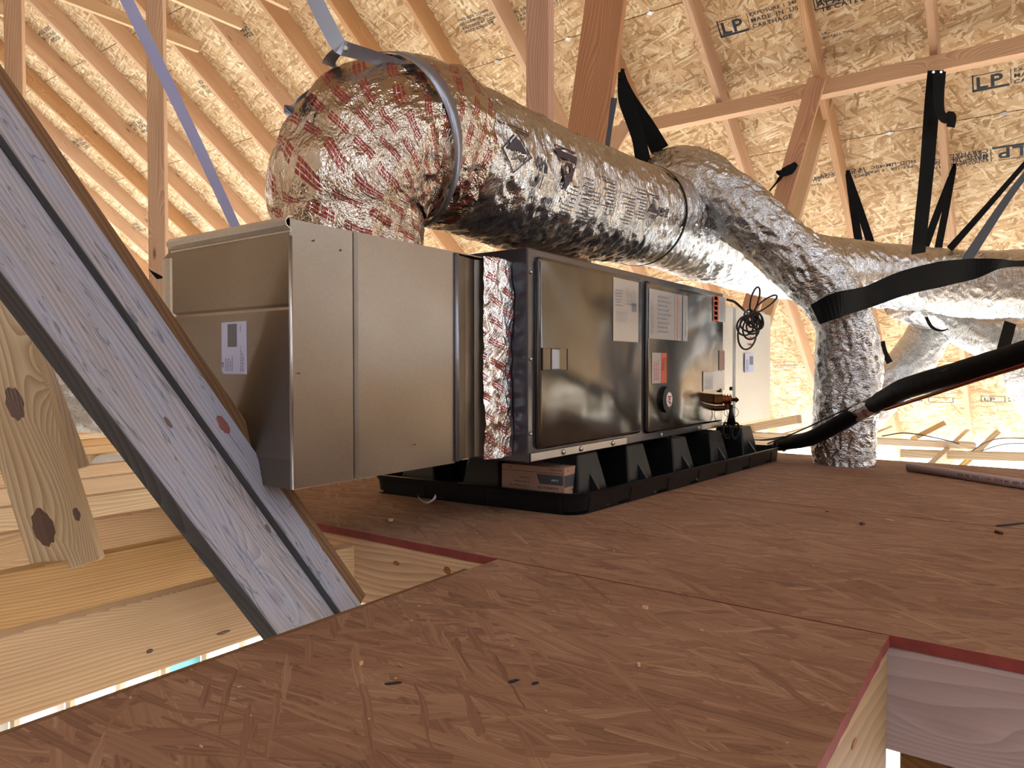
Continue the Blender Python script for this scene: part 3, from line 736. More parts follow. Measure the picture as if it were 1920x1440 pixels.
# ------------------------------------------------------------------ supply plenum (galvanised box on the near end)
def panel_profile(name, pts, z0, z1, mat, parent, nz=2):
    "vertical sheet whose plan outline is pts (x, y); local mesh in world space, 1 mm thick via solidify"
    verts, faces = [], []
    for k in range(nz):
        z = z0 + (z1 - z0) * k / (nz - 1)
        verts += [(x, y, z) for x, y in pts]
    n = len(pts)
    for k in range(nz - 1):
        for i in range(n - 1): faces.append((k * n + i, k * n + i + 1, (k + 1) * n + i + 1, (k + 1) * n + i))
    me = bpy.data.meshes.new(name); me.from_pydata(verts, [], faces); me.update()
    o = link(name, me, M[mat], parent, Matrix.Identity(4))
    md = o.modifiers.new('s', 'SOLIDIFY'); md.thickness = 0.0012; md.offset = 0
    return o
def card(parent, o, ex, ey, w_, h_, mat, name='label', th=0.0012, items=(), ink='ink', clip=None):
    "thin sticker: corner o, unit axes ex / ey; items printed on it (rect or text) in metres"
    o, ex, ey = V(o), V(ex).normalized(), V(ey).normalized(); ez = ex.cross(ey)
    bm = bmesh.new()
    if clip:
        vs = [bm.verts.new((x, y, th)) for x, y in ((0, clip), (clip, 0), (w_, 0), (w_, h_), (0, h_))]
        f = bm.faces.new(vs); r = bmesh.ops.extrude_face_region(bm, geom=[f]); bmesh.ops.translate(bm, vec=(0, 0, -th), verts=[e_ for e_ in r['geom'] if isinstance(e_, bmesh.types.BMVert)])
        bmesh.ops.recalc_face_normals(bm, faces=bm.faces[:])
    else: box_bm(bm, (w_ / 2, h_ / 2, th / 2), (w_, h_, th))
    lb = link(name, from_bm(bm), M[mat], parent, frame(o, ex, ey, ez))
    groups = {}
    for it in items:
        ik = it[-1] if it[-1] in M else ink
        groups.setdefault(ik, []).append(it)
    for ik, its in groups.items():
        bm = bmesh.new()
        for it in its:
            if it[0] == 't':
                me = text_mesh(it[4], it[3], 0, bold=it[3] * 0.015)
                rot = math.radians(it[5]) if len(it) > 5 and not isinstance(it[5], str) else 0
                me.transform(Matrix.Translation((it[1], it[2], 0)) @ Matrix.Rotation(rot, 4, 'Z')); bm.from_mesh(me)
            elif it[0] == 'p':
                bm.faces.new([bm.verts.new((x, y, 0)) for x, y in it[1]])
            else:
                _, x, y, ww, hh = it[:5]
                bm.faces.new([bm.verts.new(p) for p in ((x, y, 0), (x + ww, y, 0), (x + ww, y + hh, 0), (x, y + hh, 0))])
        pr = link('print', from_bm(bm), M[ik], None, None)
        pr['kind'] = 'stuff'; pr.parent = lb; pr.matrix_basis = Matrix.Translation((0, 0, th + 0.0004))
    return lb
def scribble(x, y, w_, h_, n, rr, vertical=False, ik=None):
    "illegible small print: broken bars"
    out = []
    for i in range(n):
        t = 0.0
        L = w_ if not vertical else h_
        end = L * rr.uniform(0.6, 1.0)
        while t < end:
            l = min(end - t, rr.uniform(0.05, 0.16) * L)
            if vertical: it = ['r', x + w_ * (i + 0.25) / n, y + t, w_ / n * 0.42, l * 0.85]
            else: it = ['r', x + t, y + h_ * (i + 0.25) / n, l * 0.85, h_ / n * 0.42]
            if ik: it.append(ik)
            out.append(tuple(it)); t += l + L * 0.02
    return out
rr = random.Random(5)
PX0, PX1, PY0, PY1, PZ0, PZ1 = 0.834, 1.425, 1.11, 1.53, 0.182, 0.680
plen = empty('supply_plenum', (1.12, 1.32, PZ0), 'big galvanised plenum box with a white sticker at the near end of the unit', 'plenum')
# front sheet in three slightly angled flats with a standing bead between them
xs = on_y(668, 700, PY0).x; xb = on_y(855, 700, PY0).x
panel_profile('front_sheet', [(PX0, PY0), (xs - 0.012, PY0 - 0.003), (xs - 0.006, PY0 + 0.002), (xs, PY0 - 0.006), (xs + 0.004, PY0 - 0.001), (xb - 0.004, PY0 + 0.001)], PZ0, PZ1, 'galv', plen)
panel_profile('front_sheet', [(xb + 0.004, PY0 + 0.002), (xb + 0.05, PY0 + 0.013), (PX1 - 0.03, PY0 + 0.02), (PX1, PY0 + 0.006)], PZ0 + 0.004, PZ1 - 0.004, 'galv', plen)
bm = bmesh.new(); cyl_bm(bm, (xb, PY0 - 0.002, PZ0 + 0.004), (xb, PY0 - 0.002, PZ1 - 0.002), 0.006, n=12)
link('seam', from_bm(bm, sm=True), M['strap_metal'], plen, Matrix.Identity(4))
bm = bmesh.new(); cyl_bm(bm, (PX0 + 0.001, PY0, PZ0), (PX0 + 0.001, PY0, PZ1 - 0.03), 0.0035, n=12)
link('corner_seam', from_bm(bm, sm=True), M['steel'], plen, Matrix.Identity(4))
# near end sheet, shallow horizontal crease
zc = on_x(440, 583, PX0).z
verts = []; ys = [PY0, PY1 - 0.03, PY1]; 
zs = [PZ0, PZ0 + 0.05, PZ0 + 0.055, zc - 0.006, zc, zc + 0.006, PZ1 - 0.012]
bm = bmesh.new(); gv = [[bm.verts.new((PX0 + (0.0025 if i in (1, 4) else 0.0) + (0.004 if j == 1 else 0.0) * 0 , y, z)) for j, y in enumerate(ys)] for i, z in enumerate(zs)]
for i in range(len(zs) - 1):
    for j in range(2): bm.faces.new((gv[i][j], gv[i][j + 1], gv[i + 1][j + 1], gv[i + 1][j]))
es = link('end_sheet', from_bm(bm), M['galv'], plen, Matrix.Identity(4)); md = es.modifiers.new('s', 'SOLIDIFY'); md.thickness = 0.0012
# rolled drip flange along its top
def sweep(name, prof, a, b, mat, parent):
    "profile (list of 3-vectors offsets) swept straight from a to b"
    n = len(prof); vs = [V(a) + V(p) for p in prof] + [V(b) + V(p) for p in prof]
    me = bpy.data.meshes.new(name); me.from_pydata(vs, [], [(i, i + 1, n + i + 1, n + i) for i in range(n - 1)]); me.update()
    o = link(name, me, M[mat], parent, Matrix.Identity(4)); md = o.modifiers.new('s', 'SOLIDIFY'); md.thickness = 0.0014; md.offset = 0
    return o
fl = [(0.004, 0, 0.010), (-0.006, 0, 0.008), (-0.012, 0, 0.0), (-0.010, 0, -0.008), (0.0, 0, -0.014), (-0.002, 0, -0.02)]
sweep('top_flange', fl, (PX0, PY0 - 0.004, PZ1 - 0.004), (PX0, PY1 - 0.012, PZ1 - 0.004), 'galv_soft', plen)
panel_profile('back_flange', [(PX0 + 0.02, PY1 + 0.022), (PX0 - 0.001, PY1 + 0.024), (PX0 - 0.002, PY1 + 0.006), (PX0 - 0.007, PY1 + 0.002), (PX0 - 0.002, PY1 - 0.008), (PX0 + 0.004, PY1 - 0.04)], PZ0, PZ1 - 0.035, 'galv_soft', plen)
bm = bmesh.new(); vs = [bm.verts.new(p) for p in ((PX0, PY1 - 0.01, PZ1 - 0.015), (PX0, PY1 + 0.024, PZ1 - 0.035), (PX0, PY1 - 0.01, PZ1 - 0.05))]; bm.faces.new(vs)
link('corner_tab', from_bm(bm), M['galv'], plen, Matrix.Identity(4))
box('body', ((PX0 + PX1) / 2 + 0.012, (PY0 + PY1) / 2 + 0.016, (PZ0 + PZ1) / 2), (PX1 - PX0 - 0.03, PY1 - PY0 - 0.03, PZ1 - PZ0 - 0.006), M['galv'], plen)
bm = bmesh.new(); box_bm(bm, (0, 0, 0), (PX1 - PX0, PY1 - PY0, 0.002)); link('top_sheet', from_bm(bm), M['galv'], plen, Matrix.Translation(((PX0 + PX1) / 2, (PY0 + PY1) / 2, PZ1)))
# sticker on the near end
c0 = on_x(417, 701, PX0 - 0.001); c1 = on_x(463, 704, PX0 - 0.001); ct = on_x(417, 605, PX0 - 0.001)
W_, H_ = (c1 - c0).length, (ct - c0).length
it = [('r', W_ * .26, H_ * .52, W_ * .38, H_ * .44, 'ink_grey'), ('t', W_ * .10, H_ * .12, 0.011, '10', 90)]
it += scribble(W_ * .14, H_ * .06, W_ * .34, H_ * .3, 5, rr, True, 'ink_grey') + scribble(W_ * .76, H_ * .05, W_ * .16, H_ * .5, 3, rr, True, 'ink_grey') + scribble(W_ * .76, H_ * .8, W_ * .05, H_ * .14, 1, rr, True, 'ink')
tag(card(plen, c0, (0, -1, 0), (0, 0, 1), W_, H_, 'paper_blue', 'sticker', items=it, clip=0.006), 'bluish white printed sticker')
for px, py in ((590, 452), (777, 834), (640, 470), (560, 700)):
    p = on_y(px, py, PY0 - 0.0035); bm = bmesh.new(); cyl_bm(bm, (0, 0, 0), (0, -0.0015, 0), 0.0016, n=8); link('screw', from_bm(bm), M['ink'], plen, Matrix.Translation(p))
# foil tape wrapped over the neck between plenum and cabinet
def crumple(name, x0, x1, y, z0, z1, amp, mat, parent, nx=40, nz=260, seed=0):
    verts, uvs = [], []
    for k in range(nz):
        for i in range(nx):
            u, v = i / (nx - 1), k / (nz - 1); x = x0 + (x1 - x0) * u; z = z0 + (z1 - z0) * v
            p = V((x * 24 + seed, z * 9, seed)); q = V((x * 60, z * 26, seed + 5))
            d = amp * (noise.noise(p) * 1.2 + abs(noise.noise(q)) * -1.1)
            d += amp * 0.9 * math.sin(u * 3.1416)
            jx = 0.004 * noise.noise(V((seed * 3, z * 14, 2))) if i in (0, nx - 1) else 0
            verts.append((x + jx, y - d, z))
    faces = [(k * nx + i, k * nx + i + 1, (k + 1) * nx + i + 1, (k + 1) * nx + i) for k in range(nz - 1) for i in range(nx - 1)]
    me = bpy.data.meshes.new(name); me.from_pydata(verts, [], faces); me.update()
    uv = me.uv_layers.new(name='UVMap').data
    for l in me.loops: c = me.vertices[l.vertex_index].co; uv[l.index].uv = (c.z, c.x)
    smooth(me); o = link(name, me, M[mat], parent, Matrix.Identity(4))
    return o
tp = crumple('foil_tape', PX1 - 0.022, 1.523, PY0 - 0.006, PZ0 - 0.004, PZ1 + 0.004, 0.007, 'foil_tape', plen)
tag(tp, 'crinkled foil tape with red print')

# ------------------------------------------------------------------ air handler cabinet
AX0, AX1, AY0, AY1, AZ0, AZ1 = 1.527, 2.962, 1.06, 1.60, 0.160, 0.718
ahu = empty('air_handler', (2.24, 1.33, AZ0), 'long dark grey air handler cabinet raised over the black drain pan', 'air handler')
box('cabinet', ((AX0 + AX1) / 2, (AY0 + AY1) / 2, (AZ0 + AZ1) / 2), (AX1 - AX0, AY1 - AY0, AZ1 - AZ0), M['cabinet'], ahu, 0.004, 2)
def rounded_door(name, x0, x1, z0, z1, d, mat):
    bm = bmesh.new(); box_bm(bm, (0, 0, 0), (x1 - x0, 0.03, z1 - z0))
    ed = [e_ for e_ in bm.edges if abs(e_.verts[0].co.y - e_.verts[1].co.y) > 0.01]
    bmesh.ops.bevel(bm, geom=ed, offset=0.018, segments=5, affect='EDGES', profile=0.5)
    ed = [e_ for e_ in bm.edges if all(v_.co.y < -0.014 for v_ in e_.verts)]
    bmesh.ops.bevel(bm, geom=ed, offset=0.010, segments=4, affect='EDGES', profile=0.5)
    me = from_bm(bm); smooth(me)
    try: me.set_sharp_from_angle(angle=math.radians(40))
    except Exception: pass
    return link(name, me, M[mat], ahu, Matrix.Translation(((x0 + x1) / 2, AY0 - d + 0.015, (z0 + z1) / 2)))
dx0 = on_y(1003, 680, AY0).x; dx1 = on_y(1197, 680, AY0).x; ex0 = on_y(1207, 680, AY0).x
zt1 = 0.700; zb1 = 0.192
d1 = rounded_door('door', dx0, dx1, zb1, zt1, 0.014, 'cabinet_door')
d2 = rounded_door('door', ex0, AX1 - 0.03, 0.186, zt1, 0.014, 'cabinet_door')
yf = AY0 - 0.0145
for z in (0.655, 0.43, 0.235):
    bm = bmesh.new(); cyl_bm(bm, (0, 0, 0), (0, -0.004, 0), 0.006, 0.004, n=10); link('screw', from_bm(bm, sm=True), M['steel'], ahu, Matrix.Translation((AX0 + 0.014, AY0, z)))
rail = box('bottom_rail', ((AX0 + 0.0 + dx1) / 2 - 0.04, AY0 - 0.003, 0.1745), (dx1 - AX0 - 0.1, 0.004, 0.022), M['steel'], ahu, 0.001, 1); tag(rail, 'shiny galvanised bottom rail')
for px in (1057, 1090, 1150, 1240, 1310):
    p = on_y(px, 860, AY0 - 0.006); p.z = 0.1745; bm = bmesh.new(); cyl_bm(bm, (0, 0, 0), (0, -0.004, 0), 0.008, 0.006, n=12); link('screw', from_bm(bm, sm=True), M['steel'], ahu, Matrix.Translation(p))
def fr(px, py): return on_y(px, py, yf)
def rect_px(x0, y0, x1, y1):
    a = fr(x0, y0); b = fr(x1, y1); c = fr(x0, y1 if False else y1); p = V((a.x, yf, b.z)); return p, b.x - a.x, a.z - b.z
# knockout plate
p, W_, H_ = rect_px(1015, 652, 1063, 694)
ko = box('knockout', (p.x + W_ / 2, yf - 0.001, p.z + H_ / 2), (W_, 0.003, H_), M['cabinet_door'], ahu, 0.001, 1)
for f in (0.0, 0.33, 0.66, 1.0):
    b_ = box('slot', (0, 0, 0), (0.0018, 0.002, H_), M['ink'], None); b_.parent = ko; b_.matrix_basis = Matrix.Translation((W_ * (f - 0.5) * 0.96, -0.0016, 0))
bm = bmesh.new(); box_bm(bm, (0, 0, 0), (W_ * .3, 0.003, H_ * .9)); bevel_all(bm, 0.001, 1); t_ = link('slot', from_bm(bm), M['strap_metal'], None); t_.parent = ko; t_.matrix_basis = Matrix.Translation((0, -0.002, 0))
# stickers
p, W_, H_ = rect_px(1149, 520, 1196, 642)
it = scribble(W_ * .08, H_ * .55, W_ * .3, H_ * .28, 6, rr, False, 'ink_grey') + scribble(W_ * .5, H_ * .6, W_ * .4, H_ * .3, 5, rr, True, 'ink_grey') + scribble(W_ * .1, H_ * .32, W_ * .5, H_ * .16, 5, rr, False, 'ink_grey') + [('r', W_ * .72, H_ * .5, W_ * .2, H_ * .14, 'ink_grey'), ('r', W_ * .08, H_ * .3, W_ * .5, .001, 'ink_grey'), ('r', W_ * .08, H_ * .5, W_ * .5, .001, 'ink_grey')]
tag(card(ahu, p, (1, 0, 0), (0, 0, 1), W_, H_, 'paper_gloss', 'wiring_sticker', items=it), 'tall pale wiring diagram sticker')
p, W_, H_ = rect_px(1216, 541, 1288, 640)
it = scribble(W_ * .03, H_ * .1, W_ * .08, H_ * .8, 2, rr, True, 'ink_grey') + scribble(W_ * .2, H_ * .12, W_ * .36, H_ * .8, 9, rr, False, 'ink_grey')
it += [('r', W_ * .64, 0, W_ * .008, H_, 'ink'), ('r', W_ * .70, 0.0, W_ * .03, H_, 'orange'), ('r', W_ * .84, 0.0, W_ * .03, H_, 'ink'), ('r', W_ * .93, H_ * .1, W_ * .02, H_ * .8, 'ink_grey')] + scribble(W_ * .75, H_ * .05, W_ * .07, H_ * .9, 2, rr, True, 'ink_grey')
tag(card(ahu, p, (1, 0, 0), (0, 0, 1), W_, H_, 'paper_gloss', 'rating_sticker', items=it), 'wide silvery rating sticker with orange and black stripes')
p, W_, H_ = rect_px(1222, 661, 1249, 718)
it = [('r', W_ * .6, 0, W_ * .4, H_, 'orange')] + scribble(W_ * .1, H_ * .1, W_ * .4, H_ * .8, 3, rr, True, 'red') + scribble(W_ * .64, H_ * .4, W_ * .3, H_ * .5, 3, rr, True, 'paper')
tag(card(ahu, p, (1, 0, 0), (0, 0, 1), W_, H_, 'paper_gloss', 'warning_sticker', items=it), 'small white and orange warning sticker')
p, W_, H_ = rect_px(1336, 553, 1359, 605)
it = [('r', 0, 0, W_ * .42, H_, 'orange')] + [('r', W_ * .08, H_ * (0.06 + .19 * i), W_ * .26, H_ * .13, 'red') for i in range(5)] + scribble(W_ * .5, H_ * .1, W_ * .4, H_ * .8, 4, rr, True, 'ink_grey')
tag(card(ahu, p, (1, 0, 0), (0, 0, 1), W_, H_, 'paper_gloss', 'warning_sticker', items=it), 'orange and white warning sticker at the top corner')
p, W_, H_ = rect_px(1318, 696, 1358, 731)
it = [('r', 0, 0, .0015, H_, 'orange'), ('r', 0, H_ - .0015, W_ * .45, .0015, 'orange')] + scribble(W_ * .06, H_ * .1, W_ * .38, H_ * .8, 7, rr, True, 'ink_grey')
tag(card(ahu, p, (1, 0, 0), (0, 0, 1), W_, H_, 'paper_gloss', 'notice_sticker', items=it), 'square pale notice sticker above the pipe stub')
p, W_, H_ = rect_px(1348, 657, 1358, 694); tag(card(ahu, p, (1, 0, 0), (0, 0, 1), W_, H_, 'card', 'notice_sticker'), 'narrow tan sticker near the right edge')
# round badge: black bezel, silver ring, red centre
c = fr(1247, 749); R_ = 0.047
bm = bmesh.new(); cyl_bm(bm, (0, 0.002, 0), (0, -0.012, 0), R_, R_ * 0.93, n=40); bg = link('badge', from_bm(bm, sm=False), M['plastic'], ahu, Matrix.Translation(c)); tag(bg, 'round black badge with a red and white centre')
for r_, y_, m_ in ((R_ * .56, -0.0135, 'steel'), (R_ * .50, -0.0145, 'paper')):
    bm = bmesh.new(); cyl_bm(bm, (0.006, -0.010, 0), (0.006, y_, 0), r_, r_, n=32); q = link('badge_ring', from_bm(bm), M[m_], None); q.parent = bg
bm = bmesh.new()
for x_, z_, w2, h2 in ((0, .010, .026, .006), (0, .002, .016, .007), (-.004, -.006, .02, .004), (.004, -.012, .016, .006)): box_bm(bm, (x_ + .006, -0.015, z_), (w2, .001, h2))
q = link('badge_print', from_bm(bm), M['red'], None); q.parent = bg
# refrigerant stubs at the far end of the door
stub = empty('pipe_stub', fr(1340, 748), 'capped copper and brass pipe stubs sticking out of the cabinet near its right end', 'valve')
c = fr(1342, 749)
AX_ = V((0.25, -1, 0)).normalized()
bm = bmesh.new()
cyl_bm(bm, c - AX_ * 0.0030, c + AX_ * 0.0300, 0.021, n=6); cyl_bm(bm, c + AX_ * 0.0300, c + AX_ * 0.0630, 0.016, n=18)
link('body', from_bm(bm), M['brass'], stub, Matrix.Identity(4))
for k in range(3):
    bm = bmesh.new(); cyl_bm(bm, c + AX_ * (0.0336 + 0.0108 * k), c + AX_ * (0.0384 + 0.0108 * k), 0.021, n=18)
    link('collar', from_bm(bm), M['copper'], stub, Matrix.Identity(4))
bm = bmesh.new(); cyl_bm(bm, c + AX_ * 0.0630, c + AX_ * 0.0810, 0.007, n=10)
link('valve_stem', from_bm(bm), M['plastic'], stub, Matrix.Identity(4))
bm = bmesh.new(); cyl_bm(bm, c + AX_ * 0.0780, c + AX_ * 0.0900, 0.013, 0.003, n=4)
link('valve_cap', from_bm(bm), M['plastic'], stub, Matrix.Identity(4))
bm = bmesh.new(); cyl_bm(bm, c + V((0.0, 0.004, -0.036)), c + V((0, 0, -0.033)) + AX_ * 0.0360, 0.011, n=14)
link('small_pipe', from_bm(bm), M['brass'], stub, Matrix.Identity(4))
bm = bmesh.new(); cyl_bm(bm, c + V((0, 0, -0.04)) + AX_ * 0.0450, c + V((0, 0, 0.0)) + AX_ * 0.0450, 0.010, n=10)
link('drain_nub', from_bm(bm), M['brass'], stub, Matrix.Identity(4))
for q in ((0.05, 0.035), (0.18, 0.04)):
    bm = bmesh.new(); cyl_bm(bm, (0, 0.004, 0), (0, -0.006, 0), 0.008, n=12); link('plug', from_bm(bm), M['plastic'], stub, Matrix.Translation(c + V((q[0], 0.0, q[1]))))
def loop_pts(c, rx, rz, ph, n=26, tilt=0.0, y=0.0, turns=1.0):
    out = []
    for i in range(n + 1):
        t = 2 * math.pi * turns * i / n + ph
        x, z = rx * math.cos(t), rz * math.sin(t)
        out.append(V(c) + RGT * (x * math.cos(tilt) - z * math.sin(tilt)) - FWD * (y * math.sin(t * 0.5)) + V((0, 0, x * math.sin(tilt) + z * math.cos(tilt))))
    return out
wr_ = bpy.data.objects
tube('thermostat_wire', loop_pts(c + V((0, 0, -0.06)) + AX_ * 0.02, 0.028, 0.035, 1.2, y=0.01), 0.0012, M['wire'], stub, 0.006, 6)
tube('thermostat_wire', loop_pts(c + V((0, 0, -0.05)) + AX_ * 0.06, 0.03, 0.022, 0.5, y=0.01), 0.0010, M['wire'], stub, 0.006, 6)
# hand shears hanging off the stub
c2 = c + AX_ * 0.055
sh = empty('tin_snips', c2 + V((0, 0, -0.1)), 'dark handled snips hanging below the pipe stub', 'tool')
for k, q in enumerate((-0.012, 0.022)):
    tube('handle', loop_pts(c2 + RGT * q + V((0, 0, -0.125)) - FWD * 0.006 * k, 0.014, 0.032, 0, tilt=0.12 - 0.24 * k), 0.0045, M['plastic'], sh, 0.004, 8)
for k in (0, 1):
    bm = bmesh.new(); cyl_bm(bm, c2 + RGT * (0.0 + 0.014 * k) + V((0, 0, -0.10)), c2 + RGT * (0.008 - 0.006 * k) + V((0, 0, -0.02)), 0.013, 0.005, n=10)
    link('jaw', from_bm(bm, sm=True), M['plastic'], sh, Matrix.Identity(4))

# coil of thin dark wire tied in a bundle
cw = on_y(1405, 598, 1.02)
coil = empty('wire_coil', cw, 'loosely looped bundle of dark thermostat wire hanging in front of the far plenum', 'wire')
sc = 2.95 / FPX
def wl(dx, dy, rx, ry, ph=0, tilt=0.0, dd=0.0, turns=1.0):
    cc = cw + RGT * (dx * sc) + V((0, 0, -dy * sc)); return loop_pts(cc, rx * sc, ry * sc, ph, tilt=tilt, y=0.02, turns=turns, n=30)
P_ = [wl(8, -38, 9, 26, 0, -0.25), wl(30, -30, 8, 27, 0, -0.95), wl(-6, 28, 20, 34, 0.4, -0.15), wl(2, 18, 18, 24, 1, -0.3), wl(-10, 14, 18, 20, 0.2, -0.5), wl(4, 2, 14, 15, 0, 0.0), wl(2, 0, 9, 10, 0, 0.3), wl(8, 8, 16, 24, 2, -0.4), wl(-2, -6, 12, 12, 0, 0.6), wl(14, 6, 13, 16, 0, 0.2), wl(0, 10, 22, 16, 0, 0.1)]
for i, p in enumerate(P_): tube('wire', p, 0.0042, M['wire'], coil, 0.008, 8)
tube('wire', [on_y(1362, 562, 1.06), on_y(1376, 566, 1.04), on_y(1390, 578, 1.02), on_y(1402, 588, 1.01)], 0.0055, M['wire'], coil, 0.008, 8)
tube('wire', loop_pts(cw + V((0, -0.006, 0.0)), 0.026, 0.02, 0, turns=3, y=0.012, n=60), 0.006, M['wire'], coil, 0.006, 8)
# far end plenum
RX0, RX1, RY0_, RY1_, RZ0, RZ1 = AX1, 3.83, 1.11, 1.55, 0.15, 0.70
rp = empty('return_plenum', (3.4, 1.33, RZ0), 'pale galvanised plenum box at the far end of the unit behind the wire coil', 'plenum')
xa = on_y(1376, 700, RY0_).x; xb2 = on_y(1427, 700, RY0_).x; xe = on_y(1446, 700, RY0_).x
panel_profile('front_sheet', [(RX0, RY0_ + 0.01), (xa - 0.02, RY0_), (xa, RY0_ + 0.004), (xa + 0.004, RY0_ - 0.006), (xb2, RY0_ - 0.004), (xb2 + 0.004, RY0_ + 0.002), (xe, RY0_ + 0.006)], RZ0, RZ1 - 0.02, 'galv_soft', rp)
bm = bmesh.new()
vs = [bm.verts.new(p) for p in ((xe, RY0_ + 0.006, RZ0 + .02), (xe + 0.012, RY0_ + 0.02, RZ0 + 0.05), (xe + 0.012, RY0_ + 0.02, RZ1 - 0.07), (xe, RY0_ + 0.006, RZ1 - 0.03))]; bm.faces.new(vs)
link('corner_flange', from_bm(bm), M['strap_metal'], rp, Matrix.Identity(4))
box('body', ((RX0 + xe) / 2, (RY0_ + RY1_) / 2 + 0.02, (RZ0 + RZ1) / 2), (xe - RX0 - 0.01, RY1_ - RY0_ - 0.03, RZ1 - RZ0 - 0.01), M['galv_soft'], rp)
c0 = on_y(1396, 698, RY0_ - 0.01); c1 = on_y(1413, 698, RY0_ - 0.01); ct = on_y(1396, 662, RY0_ - 0.01); W_, H_ = (c1 - c0).length, ct.z - c0.z
tag(card(rp, c0, (1, 0, 0), (0, 0, 1), W_, H_, 'paper_blue', 'sticker', items=[('r', W_ * .5, H_ * .4, W_ * .4, H_ * .45, 'ink_grey')] + scribble(W_ * .08, H_ * .1, W_ * .3, H_ * .8, 4, rr, True, 'ink_grey')), 'grey-blue sticker')
ct = on_y(1413, 655, RY0_ - 0.012); link('lettering', text_mesh('1050', 0.09), M['red'], rp, frame(ct, V((0, 0, 1)), V((-1, 0, 0)), V((0, -1, 0))))

# ------------------------------------------------------------------ drain pan with moulded risers, turned a few degrees
pan_a = math.radians(-3.7)
SH = Matrix.Identity(4); SH[0][1] = -0.14      # the soft pan sits a little out of square
PM = Matrix.Translation((1.68, 1.000, 0.0)) @ Matrix.Rotation(pan_a, 4, 'Z')
PL, PW, PH = 1.60, 0.76, 0.062
pan = empty('drain_pan', (1.68, 1.005, 0), 'shallow black plastic drain pan under the air handler', 'drain pan')
def rrect(L_, W2, r, n=8, off=0.0):
    pts = []
    for cx, cy, a0 in ((L_ - r, r, -90), (L_ - r, W2 - r, 0), (r, W2 - r, 90), (r, r, 180)):
        for i in range(n + 1):
            a = math.radians(a0 + 90 * i / n); pts.append((cx + (r + off) * math.cos(a), cy + (r + off) * math.sin(a)))
    out = []
    for i in range(len(pts)):
        a, b = pts[i], pts[(i + 1) % len(pts)]; d = math.hypot(b[0] - a[0], b[1] - a[1]); k = max(1, int(d / 0.012))
        for j in range(k): out.append((a[0] + (b[0] - a[0]) * j / k, a[1] + (b[1] - a[1]) * j / k))
    return out
base = rrect(PL, PW, 0.06)
nB = len(base)
def ringpts(inset, z, pocket=False):
    out = []
    for i in range(nB):
        x, y = base[i]; x0, y0 = base[i - 1]; x1, y1 = base[(i + 1) % nB]
        tx, ty = x1 - x0, y1 - y0; l = math.hypot(tx, ty); nx, ny = ty / l, -tx / l
        ins = inset
        if pocket:
            s = x if (y < 0.01 or y > PW - 0.01) else y
            if (s % 0.235) < 0.06: ins += 0.016
        out.append((x - nx * ins, y - ny * ins, z))
    return out
rings = [ringpts(0.012, 0.0), ringpts(0.010, 0.004, False), ringpts(0.010, 0.006, True), ringpts(0.006, 0.044, True), ringpts(0.005, 0.046), ringpts(0.004, PH - 0.006), ringpts(-0.006, PH - 0.006), ringpts(-0.007, PH - 0.001), ringpts(-0.004, PH), ringpts(0.005, PH), ringpts(0.008, PH - 0.004), ringpts(0.014, 0.010)]
verts = [p for r in rings for p in r]; faces = []
for k in range(len(rings) - 1):
    for i in range(nB): faces.append((k * nB + i, k * nB + (i + 1) % nB, (k + 1) * nB + (i + 1) % nB, (k + 1) * nB + i))
faces.append(tuple(range(nB))[::-1]); faces.append(tuple((len(rings) - 1) * nB + i for i in range(nB)))
verts = [(x - 0.14 * y, y, z) for x, y, z in verts]
me = bpy.data.meshes.new('tray'); me.from_pydata(verts, [], faces); me.update()
link('tray', me, M['plastic'], pan, PM)
def riser_mesh(h=0.148):
    bm = bmesh.new(); b, t = (0.17, 0.17), (0.105, 0.11)
    vs = box_bm(bm, (0, 0, h / 2), (1, 1, h))
    for v_ in vs:
        s = b if v_.co.z < h / 2 else t; v_.co.x = math.copysign(s[0] / 2, v_.co.x); v_.co.y = math.copysign(s[1] / 2, v_.co.y)
    bevel_all(bm, 0.006, 2)
    box_bm(bm, (0, 0, h + 0.0), (0.03, 0.07, 0.008))
    return from_bm(bm)
def fin_mesh():
    bm = bmesh.new(); pr = ((-0.082, 0.0), (-0.128, 0.0), (-0.066, 0.088), (-0.052, 0.088)); vs = []
    for x in (-0.006, 0.006): vs.append([bm.verts.new((x, y, z)) for y, z in pr])
    bm.faces.new(vs[0]); bm.faces.new(vs[1][::-1])
    for i in range(4): bm.faces.new((vs[0][i], vs[1][i], vs[1][(i + 1) % 4], vs[0][(i + 1) % 4]))
    bmesh.ops.recalc_face_normals(bm, faces=bm.faces[:]); return from_bm(bm)
rm, fm = riser_mesh(), fin_mesh()
for i in range(5):
    for j in range(3):
        m_ = PM @ Matrix.Translation((0.155 + 0.31 * i - 0.14 * (0.135 + 0.245 * j), 0.135 + 0.245 * j, 0.0105))
        if i == 0 and j == 0: m_ = m_ @ Matrix.Translation((0.03, 0, 0))
        r_ = link('riser', rm, M['plastic'], pan, m_)
        f_ = link('fin', fm, M['fin'], None); f_.parent = r_
# installation kit box lying upside down in the pan
K0 = V((1.722, 1.070, 0.0125)); ang = math.radians(4.0)
kx, ky = V((math.cos(ang), math.sin(ang), 0)), V((-math.sin(ang), math.cos(ang), 0)); kz = V((0, 0, 1))
KL, KW, KH = 0.120, 0.208, 0.112
kit = empty('kit_box', K0, 'small cardboard kit box with upside down printing standing in the drain pan', 'box')
bm = bmesh.new(); box_bm(bm, (KL / 2, KW / 2, KH / 2), (KL, KW, KH)); bevel_all(bm, 0.001, 1)
link('carton', from_bm(bm), M['card'], kit, frame(K0, kx, ky, kz))
